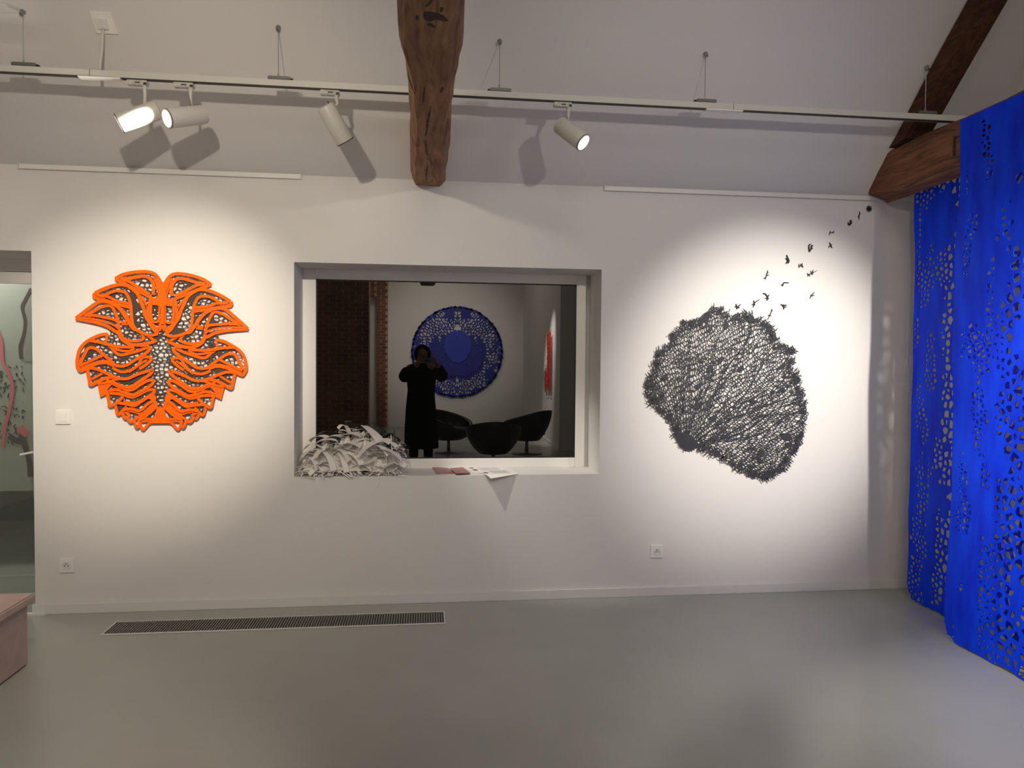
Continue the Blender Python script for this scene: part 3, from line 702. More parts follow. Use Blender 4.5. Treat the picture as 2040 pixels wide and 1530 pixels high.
# ------------------------------------------------------------------ paper birds
BIRDS = [
 ([[(1775,120),(1775,200)],[(1740,160),(1810,160)],[(1750,133),(1800,187)],[(1800,133),(1750,187)],[(1752,148),(1798,172)]], 22, 'star-shaped black paper bird, topmost at the far end of the flock'),
 ([[(1658,195),(1662,225),(1650,250),(1655,290)],[(1655,228),(1670,222)],[(1640,255),(1660,258)]], 11, 'thin upright black paper bird, second from the top of the flock'),
 ([[(1520,320),(1525,355),(1545,352),(1570,325)],[(1545,355),(1550,300),(1562,322)],[(1520,350),(1570,330)]], 13, 'compact hooked black paper bird, third from the top of the flock'),
 ([[(1303,430),(1300,455),(1290,482)],[(1300,450),(1335,448)],[(1350,430),(1335,448),(1348,458)]], 8, 'sideways T-shaped black paper bird above the small X-shaped one'),
 ([[(1295,568),(1305,600),(1328,638)],[(1325,595),(1305,605),(1282,635)],[(1300,590),(1312,615)]], 11, 'small X-shaped black paper bird right of the thick curled one'),
 ([[(1070,590),(1045,605),(1045,650),(1050,688)],[(1095,615),(1075,610),(1070,650),(1050,685)],[(1070,640),(1090,645)]], 15, 'thick curled black paper bird with a loop, middle of the flock'),
 ([[(772,722),(785,760),(800,795),(790,825)],[(760,762),(785,790),(765,830)],[(785,760),(790,820)]], 16, 'thick black paper bird with one long wing straight up, left side of the flock'),
 ([[(922,830),(925,882)],[(922,860),(970,855)],[(965,822),(958,850),(975,878)],[(940,830),(948,855)]], 9, 'H-shaped small black paper bird in the middle of the flock'),
 ([[(1145,912),(1080,945),(1040,960),(1022,945)],[(1040,960),(1025,985)],[(1040,960),(1058,985)],[(1060,915),(1085,965)],[(1092,900),(1085,965)]], 9, 'widest black paper bird with crossed wings, right of the H-shaped one'),
 ([[(545,910),(535,945),(525,980),(512,1022)],[(530,970),(560,968)],[(495,1005),(515,1003)],[(552,940),(538,942)]], 9, 'slim slanting black paper bird with short twigs, upper left of the flock'),
 ([[(802,1062),(740,1060),(730,1085),(718,1105)],[(705,1085),(735,1090)]], 11, 'bent black paper bird with one long wing pointing right'),
 ([[(1112,1175),(1080,1210),(1055,1252)],[(1110,1215),(1078,1218)],[(1065,1205),(1078,1230)]], 9, 'lone small black paper bird at the lower right of the flock'),
 ([[(482,1188),(515,1200),(540,1235),(552,1265)],[(558,1205),(540,1235),(510,1255)],[(540,1235),(533,1280)]], 12, 'soaring black paper bird with arched left wing above the sea fan'),
 ([[(448,1262),(395,1295),(370,1320),(350,1322)],[(370,1278),(378,1310),(365,1360)],[(378,1310),(385,1340)]], 11, 'black paper bird with long wing reaching up right, close above the sea fan'),
 ([[(155,1320),(165,1350),(170,1385)],[(210,1325),(185,1350),(168,1375)],[(140,1352),(180,1355),(195,1372)]], 12, 'black paper bird with raised V wings, leftmost just above the sea fan'),
 ([[(698,1325),(740,1335),(775,1332)],[(720,1340),(745,1355),(770,1355)],[(740,1345),(735,1388)]], 12, 'black paper bird with flat spread wings, lowest on the right of the fan top'),
 ([[(593,1378),(590,1405),(575,1440),(540,1515)],[(605,1400),(590,1410)],[(545,1452),(588,1465)]], 8, 'twig-like black paper bird just leaving the edge of the sea fan'),
]
for sts, wd, lab in BIRDS:
    V = []; Fc = []
    for k, st in enumerate(sts):
        pp = [wp(1440+a/6.12, 390+b/6.12) for a, b in catmull(st, 4)] if len(st) > 2 else [wp(1440+a/6.12, 390+b/6.12) for a, b in (st[0], ((st[0][0]+st[1][0])/2, (st[0][1]+st[1][1])/2), st[1])]
        ribbon([(p[0], p[2]) for p in pp], wd/6.12/322*1.08, -.008-.0006*k, .0022, .55, V, Fc)
    o = obj('paper_bird', (V, Fc), M['bird'], None, lab, 'paper bird', 'black paper birds flying up the wall')

# ------------------------------------------------------------------ blue hangings
def sheet(name, label, x0, y0, y1, z0, z1, zones, wfun, solid, wav, seed, xoff=None):
    e0 = lambda z: y1+.02*noise.noise(Vector((z*2.2, seed, 0)))-.07*max(0, 1-(z-z0)/.10)**2
    b0 = lambda y: z0+.014*noise.noise(Vector((y*9, seed, 3)))
    P = []
    for ua, ub, s in zones:                      # bands measured from the free edge y1, each with its own cell size
        nz = int((z1-z0)/(s*1.1))+1; nu = max(1, int(round((ub-ua)/s)))
        for i in range(nu):
            for j in range(nz):
                u = ua+(i+.5+rng.uniform(-.42, .42))*(ub-ua)/nu; z = z0+(j+.5*(i % 2)+rng.uniform(-.42, .42))*s*1.1
                y = y1-u
                if y < e0(z) and b0(y) < z < z1: P.append((y, z, s))
    base = [(p[0], p[1]) for p in P]; mirr = []
    for y, z, s in P:
        if e0(z)-y < s*1.2: mirr.append((2*e0(z)-y, z))
        if z-b0(y) < s*1.3: mirr.append((y, 2*b0(y)-z))
        if z1-z < s*1.3: mirr.append((y, 2*z1-z))
    cl = voronoi(base+mirr, K=18, R=.075)[:len(base)]
    V2, F2 = lattice(cl, lambda a, b: (a, b), wfun, lambda y, z: y > y0, solid, round_=2.0)
    V = []
    for y, z in V2:
        q = wav*(noise.noise(Vector((y*1.6, z*1.1, seed)))+.35*noise.noise(Vector((y*5, z*3.5, seed))))
        V.append((x0+q, y, z))
    o = obj(name, (V, F2), M['blue'], None, label, 'artwork'); solidify(o, .004); return o
def s_front(y, z):
    u = -.868-y; d = noise.noise(Vector((y*10, z*3.4, 12)))
    if u < .055: return True
    if u < .085: return d < .08
    if u < .16: return d < .12 or z > 2.3
    if u < .23: return d < .14
    if z < .6: return d < -.32
    if z > 2.2: return d < .26
    if z > 1.9: return d < .06
    return d < (-.03 if u < .3 else -.2)
front = sheet('blue_hanging', 'bright ultramarine perforated hanging in front, draped over the beam nearer the camera', 2.828, -2.2, -.868, .012, 2.81,
    [(0, .05, .028), (.05, .09, .020), (.09, .16, .030), (.16, .25, .026), (.25, .34, .036), (.34, .70, .055), (.70, 1.33, .075)],
    lambda y, z: .0045 if -.868-y < .25 else .0075+.004*noise.noise(Vector((y*6, z*6, 1))), s_front, .020, 3.0)
def s_back(y, z):
    u = -.222-y; d = noise.noise(Vector((y*11, z*3.6, 22)))
    if u < .02: return d < .15
    if u < .10: return d < -.04
    if u < .17: return d < -.12
    if u < .27: return d < .16
    if u < .36: return d < -.14
    return d < -.42
back = sheet('blue_hanging', 'darker ultramarine perforated hanging in the corner, behind the tie beam', 3.055, -1.35, -.222, .012, 2.72,
    [(0, .18, .030), (.18, .28, .030), (.28, .38, .042), (.38, .80, .066), (.8, 1.13, .075)],
    lambda y, z: .0055 if -.222-y < .3 else .0065, s_back, .016, 9.0)

# ------------------------------------------------------------------ paper offcuts on the sill
SZ = .7915
def curl_strip(c, L, wd, yaw, pitch, bend, twist, n=9, arc=0.):
    V = []; Fc = []; c = Vector(c); d = Vector((math.cos(yaw)*math.cos(pitch), math.sin(yaw)*math.cos(pitch), math.sin(pitch)))
    side = d.cross(Vector((0, 0, 1))).normalized(); p = c-d*L/2
    up = side.cross(d)
    for i in range(n):
        s = i/(n-1)-.5
        rot = Matrix.Rotation(twist*s, 3, d)
        q = c+d*L*s+up*(-bend*(4*s*s)+bend*.5)*L+side*arc*L*(4*s*s)
        sd = rot @ side
        for sg in (1, -1):
            v = q+sd*wd/2*sg; V.append(v)
    for i in range(n-1): a = 2*i; Fc.append((a, a+1, a+3, a+2))
    return V, Fc
prof = [(600,938),(606,900),(618,885),(640,868),(672,868),(682,845),(712,850),(724,843),(752,866),(768,885),(795,880),(802,910),(806,938)]
def top_at(x):
    zs_ = [(wp(px, py, .15)[0], wp(px, py, .15)[2]) for px, py in prof]
    for (a, b), (c, d) in zip(zs_, zs_[1:]):
        if a <= x <= c: return b+(d-b)*(x-a)/(c-a)
    return SZ+.02
def fixV(V):
    out = []
    for v in V:
        x = min(max(v[0], -.785), .2); y = min(v[1], .28); z = v[2]
        if y > -.008: z = max(z, SZ)
        out.append((x, y, z))
    return out
BIG = [ # px, py, depth, length, width, yaw, pitch, bend, twist
 (697,866,.12,.125,.10,.15,.12,.14,.5), (742,862,.11,.15,.075,-.62,-.62,.05,.3), (722,870,.16,.12,.09,.3,.2,.2,-.4), (733,892,.03,.19,.06,.60,.55,.10,.4),
 (698,886,.07,.14,.09,-.2,.2,.2,.7), (645,880,.10,.16,.07,.3,.25,.18,.5), (622,889,.09,.12,.06,-.4,.15,.25,-.6), (672,889,.05,.14,.06,.4,-.2,.25,.8),
 (656,916,.0,.15,.042,-.8,-.85,.12,.3), (684,920,-.005,.14,.036,-.9,-.95,.1,.5), (770,903,.02,.20,.055,-.1,-.2,.22,.6), (732,920,.0,.12,.045,.45,.35,-.1,.1),
 (786,893,.10,.085,.06,.1,.6,.1,.2), (782,928,.0,.13,.055,.25,.1,.3,.5), (795,920,.05,.10,.04,-.7,-.4,.3,.9), (618,918,.02,.12,.045,-.4,-.4,.35,.8), (640,903,.04,.12,.06,.9,.2,.3,.9), (706,912,.01,.13,.05,-.5,-.4,.2,.8),
 (664,872,.14,.14,.08,.1,.15,.2,.3), (756,880,.13,.14,.07,-.3,.2,.2,.8), (712,880,.10,.15,.08,.6,.4,.15,.6), (680,902,.02,.14,.06,-.3,-.5,.2,.9), (755,893,.05,.15,.05,-.4,-.35,.2,.6),
 (630,900,.08,.13,.07,.2,.1,.25,.7), (745,905,.03,.15,.05,.3,.3,.2,.8), (610,908,.07,.11,.06,.5,.4,.3,.9), (690,898,.09,.16,.08,0,.1,.2,.5), (765,915,.06,.15,.06,.1,-.1,.3,.8), (650,925,.02,.12,.04,.2,.1,.3,.9), (720,930,.02,.13,.04,-.2,.0,.3,.9),
 (775,885,.12,.12,.05,-.2,-.2,.25,.9), (635,872,.17,.12,.05,-.1,.2,.2,.8)]
SPECIAL = {0: 'broad folded white paper offcut standing at the top left of the heap', 1: 'pointed white paper offcut sloping right from the peak of the heap', 3: 'wide curved white paper offcut crossing the front middle of the heap', 8: 'flat white paper strip running down right at the front left of the heap', 11: 'short rectangular white paper strip at the front right of the heap', 12: 'square white paper tab sticking up at the right end of the heap'}
def offcut_label(px, py, wd):
    hz = 'left end' if px < 628 else 'left half' if px < 668 else 'centre' if px < 722 else 'right half' if px < 764 else 'right end'
    vt = 'near the top of the' if py < 884 else 'midway up the' if py < 906 else 'at the foot of the'
    sz = 'narrow' if wd < .05 else 'broad' if wd >= .07 else 'medium-wide'
    return '%s curled white paper offcut %s %s of the heap' % (sz, vt, hz)
for i, (px, py, y, L, wd, ya, pi_, be, tw_) in enumerate(BIG):
    V, Fc = curl_strip(wp(px, py, y), L, wd, ya, pi_, be, tw_, n=11)
    o = obj('paper_offcut', (fixV(V), Fc), M['white_paper'], None, SPECIAL.get(i, offcut_label(px, py, wd)), 'paper scrap', 'large paper offcuts heaped on the window sill')
    solidify(o, .0008); 
V = []; Fc = []
def addst(v, f):
    b = len(V); V.extend(fixV(v)); Fc.extend([tuple(k+b for k in q) for q in f])
# crumpled inner mass of the heap
mv = []; mf = []; nx_, ny_ = 46, 14
for i in range(nx_):
    x = -.775+.62*i/(nx_-1); tp = top_at(x)-.03
    for j in range(ny_):
        y = .02+.255*j/(ny_-1); f_ = max(0, 1-((y-.17)/.16)**2); e = min(1, i/3, (nx_-1-i)/4)
        z = SZ+.001+max(0, tp-SZ)*f_*e*(.8+.35*noise.noise(Vector((x*28, y*28, 1)))); mv.append((x+.006*rng.uniform(-1, 1), y+.006*rng.uniform(-1, 1), z))
for i in range(nx_-1):
    for j in range(ny_-1): a = i*ny_+j; mf.append((a, a+1, a+ny_+1, a+ny_))
addst(mv, mf)
for k in range(520):
    x = rng.uniform(-.77, -.15); tp = top_at(x)-.02
    y = rng.uniform(-.004, .22); hh = tp-SZ; f_ = max(.08, 1-((y-.16)/.18)**2)
    z = SZ+.004+rng.random()**1.7*hh*f_
    low = z < SZ+.05
    addst(*curl_strip((x, y, z), rng.uniform(.04, .11), rng.choice([.004, .006, .009, .018, .028], p=[.25, .25, .2, .18, .12]), rng.uniform(-1.1, 1.1), rng.uniform(-.5, .5)*(.25 if low else .8), rng.uniform(-.1, .4), rng.uniform(-2, 2), 6, rng.uniform(-.2, .2)))
for k in range(26):  # loose curls at the right edge
    c = wp(rng.uniform(748, 808), rng.uniform(870, 925), rng.uniform(.02, .2)); r = rng.uniform(.008, .022); v = []
    for q in range(9):
        a = q/8*5; 
        for s_ in (0, .003): v.append((c[0]+r*math.cos(a), c[1]+s_, c[2]+r*math.sin(a)))
    addst(v, [(2*q, 2*q+1, 2*q+3, 2*q+2) for q in range(8)])
for (a, b_) in (((738, 944), (722, 965)), ((755, 945), (751, 968)), ((782, 928), (779, 866)), ((665, 938), (661, 950)), ((675, 938), (695, 951)), ((793, 947), (810, 948)), ((614, 950), (624, 952)), ((640, 946), (646, 953)), ((690, 944), (700, 950))):
    p, q = Vector(wp(*a, -.012)), Vector(wp(*b_, -.03)); 
    if b_[1] < 900: p, q = Vector(wp(*a, .1)), Vector(wp(*b_, .1))
    sd = Vector((.004, 0, .002)); addst([p-sd, p+sd, (p+q)/2-sd+Vector((.002, 0, 0)), (p+q)/2+sd, q-sd*.5, q+sd*.5], [(0, 1, 3, 2), (2, 3, 5, 4)])
o = obj('paper_shreds', (V, Fc), M['white_paper'], None, 'tangle of thin white paper shreds filling the heap on the window sill', 'paper shreds', kind='stuff'); solidify(o, .0006)

# ------------------------------------------------------------------ leaflets on the sill
def sheet_px(name, label, corners, z, th, m, lift=None, group=None, cat='leaflet'):
    P = [list(fp(px, py, z)) for px, py in corners]; n = 4
    t = thing(name, label, cat, (P[0][0], P[0][1], z), group)
    V = []
    for P_ in P: V.append((P_[0], P_[1], z))
    for P_ in P: V.append((P_[0], P_[1], z+th))
    obj('printed_sheet', (V, [(0, 3, 2, 1), (4, 5, 6, 7)]+[(i, (i+1) % 4, (i+1) % 4+4, i+4) for i in range(4)]), m, t); return t, P
def patch(t, P, z, us, vs, m, name='print'):
    A, B, C_, D_ = [np.array(p[:2]) for p in P]
    q = lambda u, v: (A*(1-u)+B*u)*(1-v)+(D_*(1-u)+C_*u)*v
    c = [q(us[0], vs[0]), q(us[1], vs[0]), q(us[1], vs[1]), q(us[0], vs[1])]
    return obj(name, ([(*p, z) for p in c]+[(*p, z+.0004) for p in c], [(0, 3, 2, 1), (4, 5, 6, 7)]+[(i, (i+1) % 4, (i+1) % 4+4, i+4) for i in range(4)]), m, t)
t, P = sheet_px('brochure', 'grey and red printed brochure, leftmost on the window sill', [(861, 932), (893, 934), (904, 944), (869, 944)], SZ, .006, M['red_print'])
t, P = sheet_px('brochure', 'grey and red printed brochure overlapping the left one on the sill', [(896, 934), (922, 932), (937, 943), (908, 944.5)], SZ+.007, .004, M['red_print'])
t, P = sheet_px('paper_sheet', 'white printed paper sheet lying flat at the back of the sill', [(925, 931), (998, 931), (1018, 939), (945, 943)], SZ, .001, M['white_paper'])
patch(t, P, SZ+.0012, (.1, .2), (.1, .25), M['ink']); patch(t, P, SZ+.0012, (.1, .22), (.4, .6), M['ink'])
for v in (.15, .3, .45, .6): patch(t, P, SZ+.0012, (.3, .85), (v, v+.05), M['pale_ink'], 'text_line')
t, P = None, [list(fp(px, py, SZ+.0035)) for px, py in ((948, 938), (1018, 935), (1034, 944), (966, 947))]
t = thing('paper_sheet', 'white printed paper sheet drooping over the front edge of the sill', 'leaflet', (P[0][0], P[0][1], SZ))
P[3][1] = 0.; P[2][1] = max(P[2][1], 0.0); tip = list(wp(978, 953.5, -.062)); mid = [(P[3][0]+tip[0])/2, -.03, (SZ+.0035+tip[2])/2+.004]; mr = [P[2][0]-.03, -.006, SZ+.001]
VV = [(p[0], p[1], SZ+.0035) for p in P]+[tuple(mid), tuple(tip), tuple(mr)]
o = obj('printed_sheet', (VV, [(0, 1, 2, 3), (3, 2, 6, 4), (4, 6, 5)]), M['white_paper'], t); solidify(o, .0012)
patch(t, P, SZ+.0048, (.06, .18), (.55, .8), M['ink'])
for v in (.2, .38, .56, .74): patch(t, P, SZ+.0048, (.3, .8), (v, v+.05), M['pale_ink'], 'text_line')

# ------------------------------------------------------------------ the room behind the camera (mirrored in the pane)
# side wall stub, brick pier, lintel
struct('wall_side', box(2.2, XR, -11.4, -6.75, 0, 4.6), M['wall'])
def brickwork(name, x0, x1, y, z0, z1, depth=.25, axis='x'):
    t = thing(name, None, None, ((x0+x1)/2, y, z0), kind='structure')
    obj('mortar_core', box(x0, x1, y-depth, y-.008, z0, z1), M['mortar'], t)
    bm = bmesh.new(); z = z0; r = 0
    while z < z1-.01:
        x = x0-(.11 if r % 2 else 0)
        while x < x1:
            a, b_ = max(x, x0), min(x+.205, x1)
            if b_-a > .03:
                dd = rng.uniform(0, .01); bx(bm, a, b_-.008, y-.02, y-.001+dd, z+.004, min(z+.062, z1))
            x += .215
        z += .07; r += 1
    obj('brick_courses', bm, M['brick'], t, kind='stuff'); return t
xa = refl(735, 700, -7.2)[0]
brickwork('wall_brick', -3.0, xa, -7.2, 0, 3.4)
xb = refl(750, 700, -11.2)[0]; xc = refl(772, 700, -11.2)[0]
brickwork('wall_brick', xb, xc, -11.2, .0, 3.4)
zl = refl(742, 590, -11.1)[2]
brickwork('wall_brick', -2.0, xb, -11.15, zl, 3.4)
struct('trim_1', box(2.19, 2.2, -11.3, -6.75, 0, .08), M['trim'])
# round blue artwork on the far wall
YD = -11.36
cD = refl(911, 701.5, YD); RD = abs(refl(911, 610, YD)[2]-refl(911, 793, YD)[2])/2
t = thing('round_cutout', 'large round blue paper cutout mirrored in the window pane', 'artwork', (cD[0], YD, cD[2]))
NS = 22
DO = []
for k in range(NS*4):
    a = 2*PI*k/(NS*4); r = RD*(.985+.015*abs(math.cos(NS*a/2))); DO.append((r*math.cos(a), r*math.sin(a)))
P = []; s = RD*.066
gx = np.arange(-RD, RD, s)
for a in gx:
    for b_ in gx:
        q = (a+rng.uniform(-.45, .45)*s, b_+rng.uniform(-.45, .45)*s); rr = math.hypot(*q)
        if .25*RD < rr < RD*.985: P.append(q)
P = [p for p in P if p[0] >= 0]; P += [(-a, b_) for a, b_ in P]
rim = [(RD*1.03*math.cos(2*PI*k/150), RD*1.03*math.sin(2*PI*k/150)) for k in range(150)]
pol = lambda x, z: (math.atan2(z, x), .55*math.log(max(math.hypot(x, z), 1e-4)))
unp = lambda a, l: (math.exp(l/.55)*math.cos(a), math.exp(l/.55)*math.sin(a))
_pp = [pol(*p) for p in P+rim]; _w = [(a-2*PI, b) for a, b in _pp if a > 2.6]+[(a+2*PI, b) for a, b in _pp if a < -2.6]
cl = voronoi(_pp+_w, K=20)[:len(P)]
def dsolid(x, z):
    r = math.hypot(x, z)/RD
    if x*0 == 0 and abs(x) < .012*RD+.045*RD*max(0, 1-abs(z/RD-.6)/.12) and .45 < z/RD < .9: return False
    if r > .93: return True
    return noise.noise(Vector((abs(x)*3, z*3, 5))) > .36 or (r < .6 and z < .35*RD and noise.noise(Vector((abs(x)*8, z*8, 6))) > -.25)
def dkeep(x, z): return not ((x/(RD*.5))**2+((z+.09*RD)/(RD*.4))**2 < 1) and not (.42 < z/RD < .9 and abs(x) < RD*(.015+.06*max(0, 1-abs(z/RD-.5)/.12))) and not (-.62 < z/RD < -.54 and abs(x) < .035*RD)
V2, F2 = lattice(cl, unp, lambda x, z: RD*(.0065+.006*max(0, noise.noise(Vector((x*5, z*5, 2))))), dkeep, dsolid)
V2 = [(min(max(a, -9), 9), b_) for a, b_ in V2]
rgV = []; rgF = []
for k in range(NS*3):
    a = 2*PI*k/(NS*3); ro = RD*(1.0-.012*(k % 3 != 0))
    for r_ in (RD*.955, ro):
        for yy in (YD+.027, YD+.032): rgV.append((cD[0]+r_*math.cos(a), yy, cD[2]+r_*math.sin(a)))
n_ = NS*3
for k in range(n_):
    a = 4*k; b = 4*((k+1) % n_)
    rgF += [(a+1, a+3, b+3, b+1), (a, b, b+2, a+2), (a+2, b+2, b+3, a+3)]
obj('rim_ring', (rgV, rgF), M['blue_disc'], t)
o = obj('outer_net', ([(cD[0]+x, YD+.03, cD[2]+z) for x, z in V2], F2), M['blue_disc'], t); solidify(o, .004)
def ring_plate(fn, y, name, holes):
    Q = [fn(2*PI*k/48) for k in range(48)]; G_ = []
    s = RD*.034; xs_ = [q[0] for q in Q]; zs_ = [q[1] for q in Q]
    for a in np.arange(min(xs_), max(xs_), s):
        for b_ in np.arange(min(zs_), max(zs_), s):
            q = (a+rng.uniform(-.45, .45)*s, b_+rng.uniform(-.45, .45)*s)
            if inpoly(q[0], q[1], Q): G_.append(q)
    Bd = [(q[0]*1.04+0, q[1]+(q[1]-np.mean(zs_))*.04) for q in Q]
    cl = voronoi(G_+Bd, R=s*1.6)[:len(G_)]
    V2, F2 = lattice(cl, lambda a, b: (a, b), lambda x, z: RD*.011, lambda x, z: inpoly(x, z, Q), holes)
    o = obj(name, ([(cD[0]+x, y, cD[2]+z) for x, z in V2], F2), M['blue_disc'], t); solidify(o, .004)
    if name == 'inner_plate': o.data.materials[0] = mat('mid_blue_paper', (.01, .035, .45), .6)
ring_plate(lambda a: (RD*.56*math.cos(a), RD*(-.09+.45*math.sin(a))), YD+.06, 'middle_plate', lambda x, z: noise.noise(Vector((abs(x)*9, z*9, 8))) < -.05)
ring_plate(lambda a: (RD*.31*math.cos(a)*(1-.25*max(0, -math.sin(a))), RD*(.12+.36*math.sin(a))), YD+.09, 'inner_plate', lambda x, z: not (abs(x) < .02*RD) and noise.noise(Vector((abs(x)*9, z*9, 18))) < .5)
# red and white piece on the side wall
t = thing('lace_strip', 'narrow red and white paper lace mirrored at the right of the pane', 'artwork', (2.19, -7.9, 1.5))
for (ya, yb, m_, za, zb, nm) in ((-8.2, -7.85, 'white_paper', 1.35, 1.98, 'white_lace'), (-7.85, -7.45, 'red', 1.0, 2.03, 'red_lace'), (-8.1, -7.9, 'red', .98, 1.4, 'red_lace')):
    P = jit_grid(ya, yb, za, zb, .035, 1.2); cl = voronoi(P, R=.045)
    V2, F2 = lattice(cl, lambda a, b: (a, b*1.2), lambda x, z: .006, lambda x, z: ya < x < yb and za < z < zb)
    o = obj(nm, ([(2.165, y, z) for y, z in V2], F2), M[m_], t); solidify(o, .004)
# tub chairs
def tub_chair(label, x, y, rz, sc=1.):
    t = thing('tub_chair', label, 'chair', (x, y, 0), group='black leather tub chairs mirrored in the window')
    t.rotation_euler = (0, 0, rz); t.scale = (sc, sc, sc)
    n = 40; rows = 9; V = []; Fc = []
    def H(a): c = (1+math.cos(a))/2; return .50+.21*c**1.3      # a=0 at the back
    for ins in (0, 1):
        for j in range(rows):
            s = j/(rows-1)
            for i in range(n):
                a = 2*PI*i/n; open_ = max(0, -math.cos(a))**4
                top = H(a)-.16*open_; r = (.20+.185*math.sin(s*PI/2)**.8)*(1+.03*s) - (.05 if ins else 0); z = .22+(top-.22)*s+(.06*(1-s) if ins else 0)
                V.append((r*math.sin(a)*1.03, -r*math.cos(a), z))
        for j in range(rows-1):
            for i in range(n):
                b = ins*rows*n; q = (b+j*n+i, b+j*n+(i+1) % n, b+(j+1)*n+(i+1) % n, b+(j+1)*n+i); Fc.append(q if not ins else q[::-1])
    for i in range(n): a = (rows-1)*n+i; b = (rows-1)*n+(i+1) % n; Fc.append((a, b, b+rows*n, a+rows*n))
    Fc.append(tuple(range(n))[::-1]); Fc.append(tuple(range(rows*n, rows*n+n)))
    def loc(bmv, nm, m_, sm=True):
        o = obj(nm, bmv, m_, None, smooth=sm); o.parent = t; return o
    loc((V, Fc), 'shell', M['leather'])
    loc(lathe(bmesh.new(), [(0, .28), (.02, .31), (.10, .31), (.13, .27), (.14, .001)], (0, .02, .30), (0, 0, 1), 32), 'seat_cushion', M['leather'])
    loc(lathe(bmesh.new(), [(0, .03), (.2, .025)], (0, 0, .03), (0, 0, 1), 16), 'pedestal', M['chrome'])
    loc(lathe(bmesh.new(), [(0, .24), (.008, .24), (.02, .06), (.035, .03)], (0, 0, .0), (0, 0, 1), 32), 'base_plate', M['chrome'])
    return t
tub_chair('black leather tub chair with its rounded back to the window, middle of the mirrored group', .93, -4.95, PI, .96)
tub_chair('black leather tub chair at the right of the mirrored group, high back turned right', 1.62, -6.5, 2.3+PI*0, 1.02)
tub_chair('black leather tub chair half hidden behind the mirrored photographer', .36, -6.7, -.9, .98)

# ------------------------------------------------------------------ the photographer
PX, PY = -.075, -4.86
t = thing('person', 'person in a long black hooded coat taking a picture with a raised phone', 'person', (PX, PY, 0))
def skinned(name, pts, edges, rads, m, lv=2, parent=None):
    me = bpy.data.meshes.new(name); me.from_pydata(pts, edges, []); me.update(); me.materials.append(m)
    o = bpy.data.objects.new(name, me); C.objects.link(o)
    if parent: o.parent = parent; o.matrix_parent_inverse = world_of(parent).inverted()
    md = o.modifiers.new('skin', 'SKIN'); md.use_smooth_shade = True
    for i, r in enumerate(rads):
        v = me.skin_vertices[0].data[i]; v.radius = (r, r) if not isinstance(r, tuple) else r
    me.skin_vertices[0].data[0].use_root = True
    s = o.modifiers.new('sub', 'SUBSURF'); s.levels = lv; s.render_levels = lv; return o
pts = [(PX, PY, .88), (PX, PY, 1.08), (PX, PY, 1.28), (PX, PY+.005, 1.40), (PX+.01, PY+.02, 1.48), (PX+.015, PY+.05, 1.56), (PX+.015, PY+.05, 1.63),
       (PX-.16, PY, 1.38), (PX-.25, PY+.13, 1.25), (PX-.06, PY+.30, 1.44), (PX-.02, PY+.35, 1.485),
       (PX+.16, PY, 1.38), (PX+.31, PY+.12, 1.26), (PX+.22, PY+.30, 1.44), (PX+.17, PY+.35, 1.485),
       (PX-.09, PY, .82), (PX-.10, PY+.01, .46), (PX-.10, PY-.01, .09), (PX-.10, PY+.10, .045),
       (PX+.09, PY, .82), (PX+.10, PY+.01, .46), (PX+.10, PY-.01, .09), (PX+.10, PY+.10, .045)]
ed = [(0, 1), (1, 2), (2, 3), (3, 4), (4, 5), (5, 6), (3, 7), (7, 8), (8, 9), (9, 10), (3, 11), (11, 12), (12, 13), (13, 14), (0, 15), (15, 16), (16, 17), (17, 18), (0, 19), (19, 20), (20, 21), (21, 22)]
rd = [.13, .12, .14, .12, .05, .08, .075, .07, .05, .036, .028, .07, .05, .036, .028, .085, .058, .04, .035, .085, .058, .04, .035]
skinned('body', pts, ed, rd, M['skin'], 2, t)
# coat: lofted rings from hem to collar
V = []; Fc = []; n = 36
rings = [(.30, .235, .17), (.34, .235, .17), (.6, .222, .16), (.85, .205, .155), (1.0, .19, .15), (1.1, .185, .15), (1.2, .195, .15), (1.3, .205, .15), (1.37, .19, .135), (1.42, .14, .11), (1.46, .10, .095)]
for z, a, b in rings:
    for k in range(n):
        th = 2*PI*k/n; w_ = 1+.025*math.sin(th*7+z*5)*(z < 1.1)
        V.append((PX+a*w_*math.cos(th), PY+b*w_*math.sin(th), z))
for i in range(len(rings)-1):
    for k in range(n): Fc.append((i*n+k, i*n+(k+1) % n, (i+1)*n+(k+1) % n, (i+1)*n+k))
Fc.append(tuple(range(n))[::-1]); Fc.append(tuple(range((len(rings)-1)*n, len(rings)*n)))
obj('coat', (V, Fc), M['coat'], t, smooth=True)
skinned('coat_sleeve', [pts[7], pts[8], pts[9]], [(0, 1), (1, 2)], [.095, .082, .058], M['coat'], 2, t)
skinned('coat_sleeve', [pts[11], pts[12], pts[13]], [(0, 1), (1, 2)], [.095, .085, .058], M['coat'], 2, t)
hd = bmesh.new(); bmesh.ops.create_uvsphere(hd, u_segments=28, v_segments=18, radius=1)
for v in hd.verts:
    q = 1 if v.co.y < .3 else 1
    v.co = Vector((PX+.015+v.co.x*.115, PY+.02+v.co.y*.115, 1.585+v.co.z*.135))
for f_ in [f_ for f_ in hd.faces if f_.calc_center_median().y > PY+.11]: hd.faces.remove(f_)
obj('hood', hd, M['coat'], t, smooth=True)
fc = bmesh.new(); bmesh.ops.create_uvsphere(fc, u_segments=24, v_segments=16, radius=1)
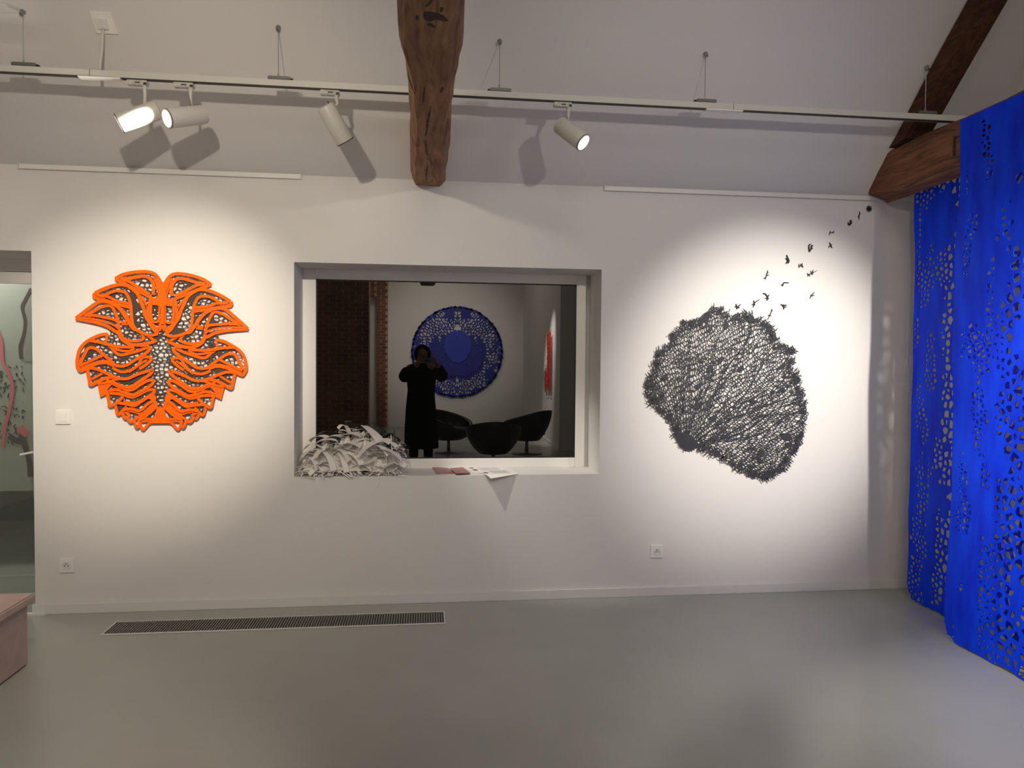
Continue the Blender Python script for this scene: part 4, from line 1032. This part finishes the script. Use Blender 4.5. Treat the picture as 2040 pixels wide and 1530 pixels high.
for v in fc.verts:
    x, y, z = v.co; y2 = y
    if abs(x) < .16 and y > .7 and -.25 < z < .15: y2 += .22*(1-abs(x)/.16)
    v.co = Vector((PX+.015+x*.075*(1-.15*max(0, -z)), PY+.055+y2*.085, 1.585+z*.108))
hdo = obj('head', fc, M['skin'], t, smooth=True)
for sx in (-1, 1):
    e = lathe(bmesh.new(), [(0, .006), (.004, .012), (.008, .001)], (PX+.015+sx*.028, PY+.128, 1.595), (0, 1, 0), 12); obj('eye', e, M['ink'], hdo)
    skinned('foot', [(PX+sx*.10, PY-.03, .05), (PX+sx*.10, PY+.08, .045), (PX+sx*.105, PY+.16, .035)], [(0, 1), (1, 2)], [.048, .045, .032], M['leather'], 1, t).name = 'boot'
    skinned('trouser_leg', [pts[15 if sx < 0 else 19], pts[16 if sx < 0 else 20], (PX+sx*.10, PY-.005, .10)], [(0, 1), (1, 2)], [.10, .075, .065], M['coat'], 1, t)
    hx = .0+sx*.085; hy = -4.505
    hand = obj('hand', lathe(bmesh.new(), [(0, .018), (.02, .03), (.06, .032), (.085, .022)], (hx+sx*.02, hy-.015, 1.455), (-sx*.1, 0, 1), 14), M['skin'], t, smooth=True)
    for q, (dz, ln) in enumerate(((.045, .045), (.028, .05), (.011, .047), (-.008, .036))):
        skinned('finger', [(hx+sx*.012, hy-.012, 1.50+dz), (hx+sx*.008, hy+.012, 1.50+dz), (hx-sx*.012, hy+.016, 1.50+dz)], [(0, 1), (1, 2)], [.0085, .008, .007], M['skin'], 1, hand)
    skinned('thumb', [(hx+sx*.014, hy-.03, 1.48), (hx+sx*.002, hy-.035, 1.50), (hx-sx*.015, hy-.022, 1.505)], [(0, 1), (1, 2)], [.010, .009, .008], M['skin'], 1, hand)
obj('mouth', box(PX-.01, PX+.04, PY+.122, PY+.129, 1.538, 1.544), M['red_print'], hdo)
t = thing('phone', 'grey phone held sideways in both hands by the mirrored photographer', 'phone', (0, -4.5, 1.5))
obj('phone_body', box(-.08, .08, -4.508, -4.50, 1.462, 1.538, bev=.003), M['grey_metal'], t)
obj('camera_bump', box(-.025, .045, -4.50, -4.497, 1.485, 1.515, bev=.001), M['black'], t)
